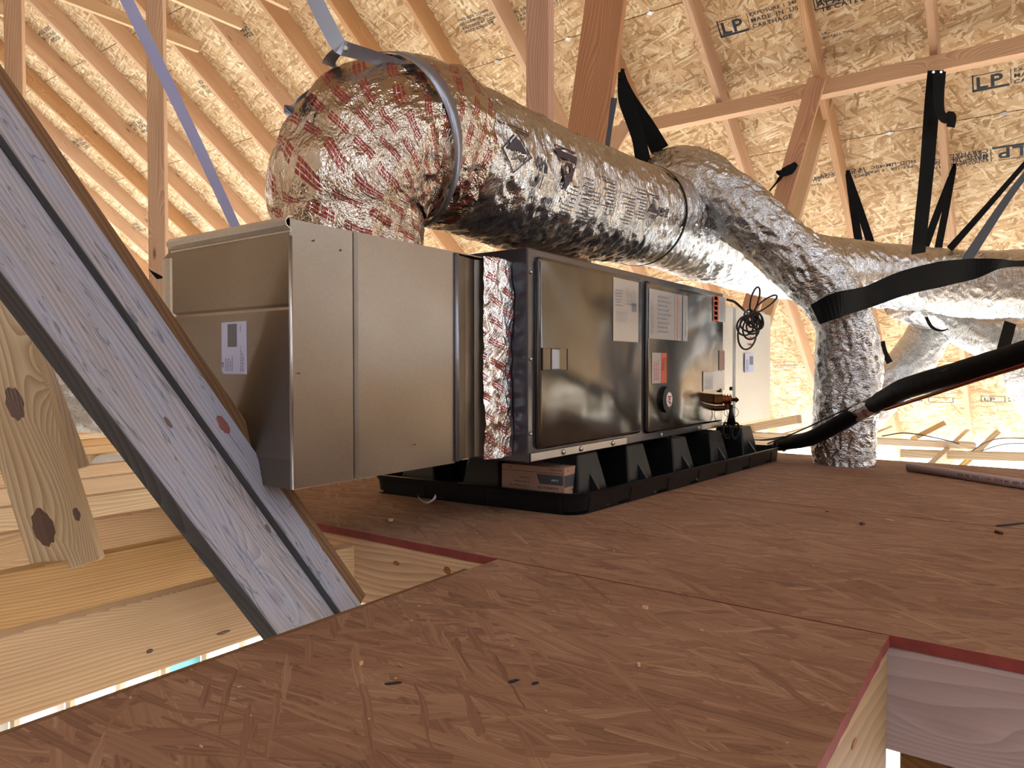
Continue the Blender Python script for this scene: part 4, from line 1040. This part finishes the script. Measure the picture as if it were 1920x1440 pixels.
# long side faces -x: reading upside down => text x axis runs the other way
o = K0 + ky * 0.0 + kz * KH - kx * 0.0003
it = [('p', [(0.002, .022), (.088, .022), (.078, .050), (0.002, .050)], 'ink_side'), ('r', 0, .0165, KW, .0012, 'ink'), ('t', .008, .006, .005, 'MADE IN AMERICA'), ('t', KW - .035, .006, .006, 'Brand'),
      ('t', .018, .057, .0115, 'Installation Kit'), ('t', .018, .071, .0115, 'High Rise Drain Pan'), ('t', .018, .034, .008, 'E-2407', 'paper')]
it += [('t', .112, .034 + .012 * i, .0072, s) for i, s in enumerate(('Instructions', '4 - Elbow Fittings', '1 - 3/4 in. Adapter Plug', '1 - 24 in. PVC Pipe', 'For 1-1/2 in. Riser Drain Pans'))]
card(kit, o, ky, -kz, KW, KH, 'card', 'long_side', items=[tuple(list(i)) for i in it], th=0.0005)
o = K0 + kx * KL + kz * KH - ky * 0.0003
it = [('r', 0, .022, KL, .034, 'ink_side'), ('r', 0, .094, KL, .001, 'ink'), ('t', .03, .036, .008, 'E-24', 'paper'), ('t', .03, .064, .011, 'Installation'), ('t', .02, .078, .011, 'Kit For Drain Pan'), ('t', .01, .008, .005, 'MADE IN AMERICA', 'red'), ('t', KL - .03, .008, .006, 'Brand')]
card(kit, o, -kx, -kz, KL, KH, 'card_side', 'short_side', items=it, th=0.0005)
# ------------------------------------------------------------------ flexible ducts
def crinkle(seed, a1=0.006, a2=0.004, fs=30, fc=5, lump=0.012, skew=0.5):
    def f(s, th, r):
        c = th * r; x, y = math.cos(th), math.sin(th)
        n1 = noise.noise(V((s * 3.2 + seed, x * 1.1, y * 1.1)))
        sk = s + skew * 0.25 * r * math.sin(th)
        n2 = abs(noise.noise(V((sk * fs, x * fc * r * 5, y * fc * r * 5 + seed))))
        n3 = abs(noise.noise(V((sk * fs * 0.4, x * 2.6, y * 2.6 + seed * 2))))
        return lump * n1 - a1 * n2 * 1.6 - a2 * n3 * 2.0
    return f
def taped(seed, amp=0.010):
    def f(s, th, r):
        x, y = math.cos(th), math.sin(th)
        n1 = noise.noise(V((s * 5 + seed, x * 1.8, y * 1.8)))
        n2 = abs(noise.noise(V((s * 14, x * 4 + seed, y * 4))))
        n3 = abs(noise.noise(V((s * 34 + 3, x * 8, y * 8 + seed))))
        return amp * (1.5 * n1 - 1.1 * n2 - 0.45 * n3)
    return f
def duct(name, pts, radii, mat, label, cat='duct', step=0.008, nseg=150, disp=None, parent=None):
    T = Tube(pts, radii, step, nseg, disp); root = empty(name, pts[0], label, cat) if parent is None else parent
    o = link('sleeve', T.mesh('sleeve'), M[mat], root, Matrix.Identity(4))
    return root, T, o
def wrap(T, s0, th0, me, parent, mat, flip=1, off=0.0045, name='lettering'):
    "lay flat lettering (x along the duct, y around it) onto the duct"
    bm = bmesh.new(); bm.from_mesh(me)
    bmesh.ops.triangulate(bm, faces=bm.faces[:])
    long_ = [e_ for e_ in bm.edges if e_.calc_length() > 0.012]
    if long_: bmesh.ops.subdivide_edges(bm, edges=long_, cuts=3)
    for v_ in bm.verts:
        s = s0 + v_.co.x * flip
        i = min(max(int(s / T.L * (T.n - 1)), 0), T.n - 1)
        v_.co = T.at(s, th0 + v_.co.y / T.R[i] * flip, -0.0012, smooth_lump)
    return link(name, from_bm(bm), M[mat], parent, Matrix.Identity(4))

# the big duct: taped elbow rising off the plenum, then the long flexible run
B0 = V((1.165, 1.325, PZ1 - 0.004))
elbow_pts = [B0, B0 + V((-0.005, 0, 0.08)), V((1.17, 1.325, 0.83)), V((1.25, 1.322, 0.945)), V((1.37, 1.317, 0.985)), V((1.46, 1.314, 0.990))]
root, TE, _ = duct('supply_duct', elbow_pts, [0.175, 0.18, 0.19, 0.203, 0.212, 0.214], 'foil_red', 'fat foil elbow and long silver duct rising from the near plenum, printed R-8.0', step=0.006, nseg=220, disp=taped(3, 0.012))
tag(_, 'crinkled elbow wrapped in foil tape with red print')
_.name = 'taped_elbow'
main_pts = [V((1.36, 1.318, 0.985)), V((1.56, 1.31, 0.992)), spot(905, 318, 2.12), spot(1000, 352, 2.36), spot(1130, 388, 2.80), spot(1250, 420, 3.28), spot(1340, 455, 3.65), spot(1440, 490, 4.05), spot(1560, 508, 4.35), spot(1700, 522, 4.45), spot(1800, 532, 4.35), spot(1930, 535, 4.1), spot(2100, 540, 3.8)]
_, TM, sl = duct('x', main_pts, [0.196, 0.210, 0.212, 0.212, 0.212, 0.21, 0.208, 0.205, 0.20, 0.20, 0.205, 0.205, 0.2], 'foil', '', step=0.008, nseg=200, disp=crinkle(11, 0.006, 0.006, 34, 5, 0.010), parent=root)
# lettering on the run
smooth_lump = crinkle(11, 0.0, 0.0, 34, 5, 0.010)
def find(T, px, py):
    "arclength and angle of the duct point seen at this spot of the photograph"
    best = None
    for i in range(0, T.n, 2):
        for j in range(90):
            th = 2 * math.pi * j / 90; p = T.at(T.S[i], th)
            d = p - V((0, 0, CAM_H)); f = d.dot(FWD)
            if f <= 0: continue
            nn = p - T.C[i]
            if nn.dot(d) > 0: continue
            x = 960 + FPX * d.dot(RGT) / f; y = 690 - FPX * d.z / f; q = (x - px) ** 2 + (y - py) ** 2
            if best is None or q < best[0]: best = (q, T.S[i], th)
    return best[1], best[2]
def meshof(items):
    bm = bmesh.new()
    for it in items:
        if it[0] == 't':
            me = text_mesh(it[4], it[3], 0, bold=it[3] * 0.03); me.transform(Matrix.Translation((it[1], it[2], 0))); bm.from_mesh(me)
        elif it[0] == 'p': bm.faces.new([bm.verts.new((x, y, 0)) for x, y in it[1]])
        else:
            _, x, y, ww, hh = it[:5]; bm.faces.new([bm.verts.new(p) for p in ((x, y, 0), (x + ww, y, 0), (x + ww, y + hh, 0), (x, y + hh, 0))])
    return from_bm(bm)
# upside down print: its x axis runs back along the duct, its y axis points down the duct's side
s_, t_ = find(TM, 1020, 305); t1 = find(TM, 1020, 330)[1]
# sign of angle that runs downwards on the near side
dn = 1 if ((t1 - t_ + math.pi) % (2 * math.pi) - math.pi) > 0 else -1
def print_at(px, py, items, name='lettering', sx=1.0):
    s0, th = find(TM, px, py)
    me = meshof(items)
    me.transform(Matrix.Diagonal((-sx, dn, 1, 1)))
    return wrap(TM, s0, th, me, root, 'ink_purple', 1, 0.0075, name)
print_at(1026, 304, [('t', 0, -0.0, 0.050, 'R-8.0')], sx=0.72)
print_at(1018, 336, [('t', 0, -0.0, 0.052, '14"')], sx=0.8)
def ring_(cx, cy, r, t, n=20):
    out = []
    for i in range(n):
        a, b = 2 * math.pi * i / n, 2 * math.pi * (i + 1) / n
        out.append(('p', [(cx + r * math.cos(a), cy + r * math.sin(a)), (cx + (r - t) * math.cos(a), cy + (r - t) * math.sin(a)), (cx + (r - t) * math.cos(b), cy + (r - t) * math.sin(b)), (cx + r * math.cos(b), cy + r * math.sin(b))][::-1]))
    return out
dia = [('p', [(-.055, 0), (-.049, 0), (0, .049), (0, .055)]), ('p', [(0, .055), (0, .049), (.049, 0), (.055, 0)]), ('p', [(.055, 0), (.049, 0), (0, -.049), (0, -.055)]), ('p', [(0, -.055), (0, -.049), (-.049, 0), (-.055, 0)])]
dia += [('p', [(-.04, -.002), (.04, -.002), (0, -.042)])] + [('t', -.036, .004, .022, 'ADC')] + [('r', -.05, -.068, .11, .004)] + [('r', -.05, -.060, .05, .004)]
print_at(962, 290, dia, 'emblem'); print_at(1222, 398, dia, 'emblem')
tri = [('p', [(-.055, -.045), (-.062, -.045), (0, .065), (0, .05)]), ('p', [(.055, -.045), (0, .05), (0, .065), (.062, -.045)]), ('r', -.062, -.052, .124, .008), ('r', -.06, -.066, .12, .005), ('p', [(-.055, -.045), (.055, -.045), (.047, -.030), (-.047, -.030)]), ('p', [(-.02, .02), (.02, .02), (.004, .055), (-.004, .055)])] + ring_(-.004, -.002, .022, .010) + [('r', -.03, -.005, .012, .035), ('r', -.03, -.024, .012, .02)]
print_at(1062, 318, tri, 'emblem')
blk = [('r', 0, 0, .002, .16)] + [('r', 0.012, .012 * i, random.uniform(.04, .085), .003) for i in range(11)] + [('r', .105, .012 * i, random.uniform(.03, .06), .003) for i in range(3, 12)]
blk2 = [('r', 0.0, .011 * i, random.uniform(.05, .10), .003) for i in range(9)] + [('r', -0.01, -.012, .12, .002), ('r', -0.01, -.012, .002, .12)]
print_at(1112, 345, blk, 'small_print'); print_at(1150, 345, blk2, 'small_print'); print_at(1188, 375, blk2, 'small_print'); print_at(1212, 365, blk2, 'small_print'); print_at(1120, 375, blk2, 'small_print')
print_at(1250, 395, [('t', 0, 0, .045, 'R-8.0')]); print_at(1140, 395, ring_(0, 0, .02, .003) + [('t', -.006, -.008, .02, '1')])
# metal hanger strap looped under the elbow
def ring_strap(T, s, w_, mat, parent, th0=0, th1=2 * math.pi, off=0.006, name='strap', skew=0.0, thick=0.0015):
    n = 90; verts, faces = [], []
    for k in range(n + 1):
        th = th0 + (th1 - th0) * k / n
        ss = s + skew * math.sin(th)
        for ds, o_ in ((-w_ / 2, off), (w_ / 2, off), (w_ / 2, off + thick), (-w_ / 2, off + thick)):
            i = min(max(int((ss + ds) / T.L * (T.n - 1)), 0), T.n - 2)
            c, t, nn = T.C[i], T.T[i], T.N[i]; f = (ss + ds) - T.S[i]; bb = t.cross(nn)
            verts.append(c + t * f + (nn * math.cos(th) + bb * math.sin(th)) * (T.R[i] + o_))
    for k in range(n):
        for j in range(4): faces.append((k * 4 + j, k * 4 + (j + 1) % 4, k * 4 + 4 + (j + 1) % 4, k * 4 + 4 + j))
    me = bpy.data.meshes.new(name); me.from_pydata(verts, [], faces); me.update(); smooth(me)
    return link(name, me, M[mat], parent, Matrix.Identity(4))
hs = empty('hanger_strap', TE.C[0], 'grey metal strap from the rafters looped around the foil elbow', 'strap')
ring_strap(TE, TE.L * 0.70, 0.03, 'strap_metal', hs, name='loop', off=0.007)
kp = spot(652, 98, 1.62)
ribbon('hanger', [spot(575, -60, 1.62), spot(592, 0, 1.62), spot(625, 68, 1.62), spot(640, 92, 1.62), kp, spot(700, 112, 1.66), spot(760, 135, 1.72), spot(815, 180, 1.75)], [0.036, 0.036, 0.036, 0.034, 0.032, 0.03, 0.03, 0.03], M['strap_metal'], hs, (RGT * 0.8 + V((0, 0, 1)) * 0.55))
ribbon('tail', [spot(645, 96, 1.64), spot(628, 110, 1.66), spot(620, 126, 1.7), spot(640, 134, 1.74)], 0.03, M['strap_metal'], hs, RGT * 0.6 + FWD)
ribbon('tail', [spot(540, 218, 1.60), spot(552, 200, 1.60), spot(580, 178, 1.63)], [0.012, 0.035, 0.03], M['strap_metal'], hs, RGT + V((0, 0, 1)))
bm = bmesh.new(); cyl_bm(bm, (0, 0, 0), (-.006 * FWD.x, -.006 * FWD.y, 0), 0.005, n=10); link('bolt', from_bm(bm), M['steel'], hs, Matrix.Translation(kp))
# tape end band where the sleeve begins, and cinch straps along the run
tb = empty('duct_tie', TM.C[0], 'dark tie cinched around the big silver duct above the unit', 'tie')
s1 = find(TM, 1280, 420)[0]
ring_strap(TM, s1, 0.020, 'rubber', tb, off=0.0, name='band', skew=0.01)

# second duct: leaves behind the big duct, dips and drops through the deck
d2 = [spot(1150, 415, 3.95), spot(1195, 372, 3.85), spot(1240, 342, 3.55), spot(1300, 345, 3.30), spot(1375, 393, 3.18), spot(1465, 465, 3.08), spot(1540, 535, 3.02), spot(1580, 600, 3.0), spot(1592, 680, 3.02), spot(1588, 770, 3.03), spot(1585, 840, 3.05), spot(1587, 872, 3.05)]
r2, T2, _ = duct('branch_duct', d2, [0.13, 0.14, 0.15, 0.152, 0.14, 0.132, 0.13, 0.125, 0.136, 0.128, 0.13, 0.126], 'foil_fine', 'silver branch duct curving down and standing upright on the deck', step=0.007, nseg=150, disp=crinkle(23, 0.009, 0.007, 26, 7, 0.012))
# ducts behind, to the right
duct('branch_duct', [spot(1690, 560, 4.6), spot(1770, 590, 4.75), spot(1860, 628, 4.6), spot(1950, 680, 4.4), spot(2020, 760, 4.3)], [0.14, 0.15, 0.16, 0.16, 0.16], 'foil_fine', 'silver branch duct running right beneath the big duct', step=0.012, nseg=110, disp=crinkle(31, 0.008, 0.007, 22, 6))
duct('branch_duct', [spot(1775, 560, 4.85), spot(1748, 612, 4.85), spot(1712, 670, 4.85), spot(1655, 735, 4.8), spot(1590, 800, 4.8), spot(1560, 850, 4.9)], [0.13, 0.135, 0.14, 0.14, 0.14, 0.13], 'foil_fine', 'bright silver duct sloping down left behind the upright one', step=0.012, nseg=110, disp=crinkle(37, 0.006, 0.006, 24, 6))
duct('branch_duct', [spot(2010, 600, 4.0), spot(1960, 650, 4.0), spot(1940, 710, 4.1), spot(1990, 790, 4.2)], 0.15, 'foil_fine', 'silver duct bulging in at the right edge below the black pipe', step=0.012, nseg=110, disp=crinkle(41, 0.008, 0.006, 22, 6))
duct('branch_duct', [spot(-160, 690, 3.0), spot(0, 700, 3.0), spot(130, 715, 3.0), spot(260, 735, 3.0), spot(420, 760, 3.1), spot(520, 780, 3.3)], 0.205, 'foil_fine', 'silver duct lying behind the leaning boards at far left', step=0.012, nseg=140, disp=crinkle(47, 0.008, 0.008, 20, 5, 0.02))
# ------------------------------------------------------------------ straps
def strap(name, pts, ws, label, wdir=None, mat='webbing', cat='strap', grp='black hanging straps', parent=None, th=0.0014):
    o = ribbon(name, pts, ws, M[mat], parent, wdir, th)
    if parent is None: tag(o, label, cat, grp)
    return o
sb = empty('strap', spot(1165, 150, 3.4), 'twisted black webbing pair hanging beside the leaning plank', 'strap', 'black hanging straps')
strap('webbing', [spot(1163, 140, 3.4), spot(1172, 190, 3.4), spot(1195, 260, 3.42), spot(1208, 320, 3.42), spot(1228, 372, 3.42)], [0.03, 0.075, 0.065, 0.075, 0.09], '', None, parent=sb)
strap('webbing', [spot(1165, 145, 3.44), spot(1182, 190, 3.46), spot(1212, 240, 3.50), spot(1236, 285, 3.55)], [0.02, 0.05, 0.07, 0.09], '', None, parent=sb)
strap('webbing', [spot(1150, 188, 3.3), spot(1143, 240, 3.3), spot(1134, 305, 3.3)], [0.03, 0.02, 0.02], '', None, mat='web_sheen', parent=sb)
strap('webbing', [spot(1166, 134, 3.38), spot(1163, 152, 3.38)], 0.018, '', None, parent=sb)
st = empty('strap', spot(1745, 140, 4.3), 'broad black webbing nailed to the purlin, with a curled tail', 'strap', 'black hanging straps')
strap('webbing', [spot(1747, 137, 3.96), spot(1741, 200, 4.0), spot(1733, 320, 4.05), spot(1722, 440, 4.08), spot(1719, 476, 4.12)], [0.088, 0.085, 0.080, 0.078, 0.078], '', None, parent=st)
strap('webbing', [spot(1754, 139, 3.94), spot(1753, 190, 3.94), spot(1757, 215, 3.94), spot(1766, 227, 3.94), spot(1776, 220, 3.94), spot(1778, 228, 3.94), spot(1776, 242, 3.94)], [0.07, 0.06, 0.05, 0.05, 0.05, 0.05, 0.045], '', V((0, 0, 1)) * 0.5 + RGT, parent=st)
for q in ((1742, 141), (1756, 141)):
    bm = bmesh.new(); cyl_bm(bm, (0, 0, 0), tuple(-0.006 * FWD), 0.007, n=8); link('nail', from_bm(bm), M['steel'], st, Matrix.Translation(spot(q[0], q[1], 3.93)))
def vee(top, d, l1, l2, w_, label, mat='webbing'):
    s_ = empty('strap', spot(*top, d), label, 'strap', 'black hanging straps')
    strap('webbing', [spot(*top, d), spot((top[0] + l1[0]) / 2, (top[1] + l1[1]) / 2, d), spot(*l1, d)], [w_ * .7, w_, w_ * 1.1], '', None, mat, parent=s_)
    strap('webbing', [spot(*top, d + .03), spot((top[0] + l2[0]) / 2, (top[1] + l2[1]) / 2, d + .05), spot(*l2, d + .06)], [w_ * .7, w_, w_ * 1.1], '', None, mat, parent=s_)
    bm = bmesh.new(); box_bm(bm, (0, 0, 0), (0.03, 0.02, 0.04)); link('knot', from_bm(bm), M['webbing'], s_, Matrix.Translation(spot(*top, d)))
vee((1586, 328), 4.7, (1607, 452), (1631, 460), 0.05, 'black webbing loop in a narrow V, left of the broad strap')
vee((1784, 316), 4.6, (1732, 462), (1756, 466), 0.045, 'black webbing loop in a narrow V, just right of the broad strap')
sv = empty('strap', spot(1930, 300, 4.6), 'two long slanting dark bands at the right edge above the big duct', 'strap', 'black hanging straps')
strap('webbing', [spot(1932, 290, 4.2), spot(1850, 385, 4.25), spot(1777, 468, 4.3)], [0.028, 0.035, 0.045], '', None, parent=sv)
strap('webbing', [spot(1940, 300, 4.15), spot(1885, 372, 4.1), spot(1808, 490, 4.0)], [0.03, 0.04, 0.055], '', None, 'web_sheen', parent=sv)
sm_ = empty('strap', spot(1478, 320, 4.3), 'short black tie nailed to the slanting brace', 'strap', 'black hanging straps')
strap('webbing', [spot(1490, 309, 4.3), spot(1478, 320, 4.3), spot(1463, 326, 4.3), spot(1452, 324, 4.32)], [0.03, 0.06, 0.05, 0.01], '', V((0, 0, 1)) + RGT * .6, parent=sm_)
strap('webbing', [spot(1470, 322, 4.31), spot(1455, 342, 4.31), spot(1440, 360, 4.33)], [0.025, 0.02, 0.02], '', V((0, 0, 1)) + RGT * .6, parent=sm_)
strap('strap', [spot(1893, 605, 3.7), spot(1884, 640, 3.6), spot(1876, 668, 3.55)], 0.055, 'black strap piece between the ducts and black pipe at right')
strap('strap', [spot(1653, 640, 4.5), spot(1658, 660, 4.5), spot(1668, 680, 4.5)], [0.035, 0.035, 0.04], 'small black strap end just right of the upright duct')
tie_ = strap('strap', [spot(1733, 590, 4.55), spot(1745, 612, 4.55), spot(1762, 620, 4.55), spot(1777, 617, 4.55)], [0.02, 0.02, 0.012, 0.006], 'thin dark tie around the junction of two background ducts', V((0, 0, 1)) + RGT)
# broad sleeve band slung across the ducts
strap('duct_sling', [spot(1527, 590, 2.80), spot(1570, 572, 2.78), spot(1625, 557, 2.85), spot(1690, 532, 2.9), spot(1760, 515, 2.95), spot(1820, 505, 3.0), spot(1865, 496, 3.0), spot(1900, 495, 3.05), spot(1990, 494, 3.1)], [0.085, 0.10, 0.088, 0.10, 0.105, 0.088, 0.045, 0.025, 0.03], 'broad black sling sweeping from the upright duct to the right edge', V((0, 0, 1)) + RGT * 0.25, cat='strap', th=0.003)
# blue-grey metal strap at the left
o = ribbon('metal_strap', [spot(222, -40, 2.4), spot(300, 118, 2.4), spot(375, 275, 2.42), spot(450, 440, 2.45)], [0.042, 0.040, 0.037, 0.033], M['strap_blue'], None, RGT); tag(o, 'flat blue-grey metal strap slanting down to the plenum from the top left', 'strap')
tri_ = bmesh.new(); v3 = [tri_.verts.new(p) for p in (spot(280, 505, 2.0), spot(313, 522, 2.0), spot(296, 524, 2.0))]; tri_.faces.new(v3)
r_ = bmesh.ops.extrude_face_region(tri_, geom=tri_.faces[:]); bmesh.ops.translate(tri_, vec=V((0, 0.002, 0.001)), verts=[e_ for e_ in r_['geom'] if isinstance(e_, bmesh.types.BMVert)])
o = link('strap', from_bm(tri_), M['rubber']); tag(o, 'tiny pointed black scrap beside the back edge of the near plenum', 'strap')

# ------------------------------------------------------------------ refrigerant line, pipe, scraps
ls = empty('refrigerant_line', spot(1500, 830, 3.0), 'thick black insulated pipe sweeping from the drain pan up to the right edge', 'pipe')
lp = [spot(1462, 833, 3.2), spot(1520, 822, 2.98), spot(1570, 797, 2.85), spot(1620, 768, 2.72), spot(1700, 728, 2.4), spot(1800, 698, 2.1), spot(1920, 662, 1.85), spot(2080, 612, 1.6)]
bump_ = crinkle(5, 0.001, 0.0008, 20, 6, 0.002)
tube('insulation', lp[:4], [0.030, 0.031, 0.032, 0.033], M['rubber'], ls, 0.01, 28, bump_)
tube('insulation', [spot(1634, 762, 2.68), spot(1665, 746, 2.55)] + lp[4:], [0.030, 0.037, 0.036, 0.034, 0.033, 0.032], M['rubber'], ls, 0.01, 28, bump_)
o, _t = tube('foil_joint', [spot(1606, 776, 2.76), spot(1622, 768, 2.71), spot(1640, 759, 2.66)], 0.0345, M['foil_tape'], ls, 0.004, 40, taped(9, 0.004)); tag(o, 'crumpled foil tape joint')
o, _t = tube('foil_end', [spot(1442, 836, 3.26), spot(1462, 833, 3.2), spot(1470, 832, 3.17)], [0.012, 0.026, 0.033], M['foil'], ls, 0.005, 40, taped(19, 0.006)); tag(o, 'torn foil tip')
low = [spot(1660, 768, 2.55), spot(1740, 742, 2.25), spot(1830, 712, 2.0), spot(1930, 681, 1.8), spot(2080, 628, 1.6)]
tube('copper_line', low, 0.0062, M['copper'], ls, 0.012, 10)
tube('wire', [spot(1440, 832, 3.2), spot(1500, 808, 3.0), spot(1570, 775, 2.83), spot(1616, 756, 2.7), spot(1700, 728, 2.36), spot(1780, 690, 2.1)], 0.003, M['wire'], ls, 0.012, 8)
for i, (y_, r_) in enumerate(((0.0, 0.008), (0.05, 0.012))):
    tube('wire', [on_y(1345, 812, 1.05), spot(1420, 825, 3.3), spot(1470, 822 - 3 * i, 3.15)], 0.003, M['wire'], ls, 0.012, 8)
pp = empty('pvc_pipe', on_z(1706, 878, 0.016), 'pinkish grey plastic pipe lying on the deck at right', 'pipe')
p0 = on_z(1706, 884, 0.0); p1 = on_z(1925, 918, 0.0); R_ = 0.0165
p0.z = p1.z = R_; p1 = p0 + (p1 - p0) * 1.5
bm = bmesh.new(); cyl_bm(bm, p0, p1, R_, n=28); me = from_bm(bm, sm=True); link('tube', me, M['pvc'], pp, Matrix.Identity(4))
bm = bmesh.new(); d_ = (p1 - p0).normalized(); cyl_bm(bm, p0 - d_ * 0.0006, p0 + d_ * 0.01, R_ * 0.85, n=24); link('bore', from_bm(bm), M['ink_grey'], pp, Matrix.Identity(4))
# pipe print wrapped on its side
me = text_mesh('3/4 IN  PVC 1120  SCH 40  480 PSI', 0.013, 0, bold=0.0002, spacing=1.3)
vw = (V((0, 0, CAM_H)) - p0); vw = (vw - d_ * vw.dot(d_)).normalized(); ta = V((0, 0, 1)) - d_ * d_.z; ta = (ta - vw * ta.dot(vw)).normalized()
for v_ in me.vertices:
    x, y = v_.co.x, v_.co.y - 0.004; a = y / R_
    v_.co = p0 + d_ * (0.22 + x) + (vw * math.cos(a) + ta * math.sin(a)) * (R_ + 0.0006)
me.update(); link('lettering', me, M['ink'], pp, Matrix.Identity(4))
# scrap of white paper by the pan, crumbs and chips on the deck
sp_ = on_z(800, 944, 0.0); verts, faces = [], []
n1_, n2_ = 14, 5
for i in range(n1_):
    for j in range(n2_):
        a = -1.1 + 2.2 * i / (n1_ - 1); verts.append((0.030 * math.sin(a), (j / (n2_ - 1) - 0.5) * (0.028 + 0.008 * math.cos(i)), 0.030 * (1 - math.cos(a)) * (1.0 + 0.3 * j / 4) + 0.0025))
for i in range(n1_ - 1):
    for j in range(n2_ - 1): faces.append((i * n2_ + j, (i + 1) * n2_ + j, (i + 1) * n2_ + j + 1, i * n2_ + j + 1))
me = bpy.data.meshes.new('paper_scrap'); me.from_pydata(verts, [], faces); smooth(me)
o = link('paper_scrap', me, M['paper_white'], None, Matrix.Translation(sp_) @ Matrix.Rotation(-0.75, 4, 'Z')); md = o.modifiers.new('s', 'SOLIDIFY'); md.thickness = 0.0005
tag(o, 'curled scrap of white paper on the deck below the near plenum', 'paper')
def chip(px, py, l, w_, rot, mat, label, name='wood_chip', lift=0.0):
    p = on_z(px, py, 0.0); bm = bmesh.new()
    vs = [bm.verts.new(q) for q in ((-l / 2, 0, 0), (-l * .2, -w_ / 2, 0), (l / 2, -w_ * .2, 0), (l * .3, w_ / 2, 0), (-l * .3, w_ * .4, 0))]
    f = bm.faces.new(vs); r = bmesh.ops.extrude_face_region(bm, geom=[f]); bmesh.ops.translate(bm, vec=(0, 0, 0.0015 + lift), verts=[q for q in r['geom'] if isinstance(q, bmesh.types.BMVert)])
    bmesh.ops.recalc_face_normals(bm, faces=bm.faces[:])
    o = link(name, from_bm(bm), M[mat], None, Matrix.Translation(p + V((0, 0, 0.0006))) @ Matrix.Rotation(rot, 4, 'Z')); return tag(o, label, 'chip', 'loose chips on the deck')
chip(732, 978, 0.022, 0.014, 0.4, 'chip', 'pale chip on the deck near the opening, below the plenum', lift=.004)
chip(1212, 1145, 0.012, 0.008, 1.4, 'chip', 'pale crumb in the middle of the deck, just below the long seam', lift=.003)
chip(1200, 1254, 0.008, 0.005, 0.4, 'chip', 'pale crumb on the near strip, lower centre', lift=.002)
chip(675, 1251, 0.009, 0.005, 0.4, 'chip', 'whitish crumb on the near strip, lower left of centre', lift=.002)
chip(1670, 977, 0.035, 0.007, 1.0, 'chip', 'thin pale splinter on the deck, right of centre')
chip(1620, 985, 0.024, 0.012, 0.2, 'dark_chip', 'small brown chip on the deck left of the pale splinter', lift=.004)
chip(1878, 1002, 0.03, 0.012, 0.6, 'dark_chip', 'brown chip on the deck near the right edge, under the dark splinter', lift=.004)
chip(1900, 986, 0.11, 0.012, -0.6, 'ink', 'long dark splinter on the deck at the right edge', lift=.002)
chip(963, 1284, 0.016, 0.006, -0.4, 'ink', 'black fleck on the near strip, left one of two')
chip(1004, 1288, 0.010, 0.005, -0.4, 'ink', 'black fleck on the near strip, right one of two')
chip(735, 1288, 0.022, 0.006, -0.7, 'ink', 'dark brown fleck on the near strip at lower left')
chip(1553, 961, 0.010, 0.006, -0.7, 'ink', 'black fleck high on the deck right of the pan')
# dust of the saw between the pieces
bm = bmesh.new(); rs = random.Random(3)
for i in range(150):
    x, y = rs.uniform(1.23, 3.5), rs.uniform(-0.4, 1.9)
    if i < 30: x, y = rs.uniform(0.2, 1.2), rs.uniform(0.19, 0.9)
    s = rs.uniform(0.0008, 0.0022); box_bm(bm, (x, y, 0.001), (s * rs.uniform(1, 3), s, 0.0012), rot=Matrix.Rotation(rs.uniform(0, 3), 3, 'Z'))
o = link('sawdust', from_bm(bm), M['chip']); tag(o, 'fine sawdust scattered over the brown deck', 'sawdust', None, 'stuff')
# thin cables by the eave
for i, (pts, lab_, m_) in enumerate((([(1655, 818), (1700, 812), (1760, 822), (1800, 832)], 'thin dark cable draped over the eave boards', 'wire'), ([(1800, 862), (1860, 826), (1920, 822), (1960, 826)], 'upper of two thin cables arching at the right edge by the eave', 'ink_grey'), ([(1830, 850), (1880, 834), (1925, 832), (1960, 836)], 'lower of two thin cables arching at the right edge by the eave', 'ink_grey'), ([(1806, 872), (1835, 850), (1870, 856), (1960, 862)], 'yellow cable looped over the board at the right edge', 'yellow'))):
    o, _t = tube('cable', [spot(a, b, 4.7) for a, b in pts], 0.004, M[m_], None, 0.03, 8); tag(o, lab_, 'cable')
o, _t = tube('white_tube', [spot(-60, 885, 3.6), spot(120, 872, 3.6), spot(330, 860, 3.5), spot(400, 853, 3.5)], 0.04, M['white'], None, 0.05, 20); tag(o, 'white tube lying over the joists behind the knotty board', 'pipe')  # plain white tube across the joists
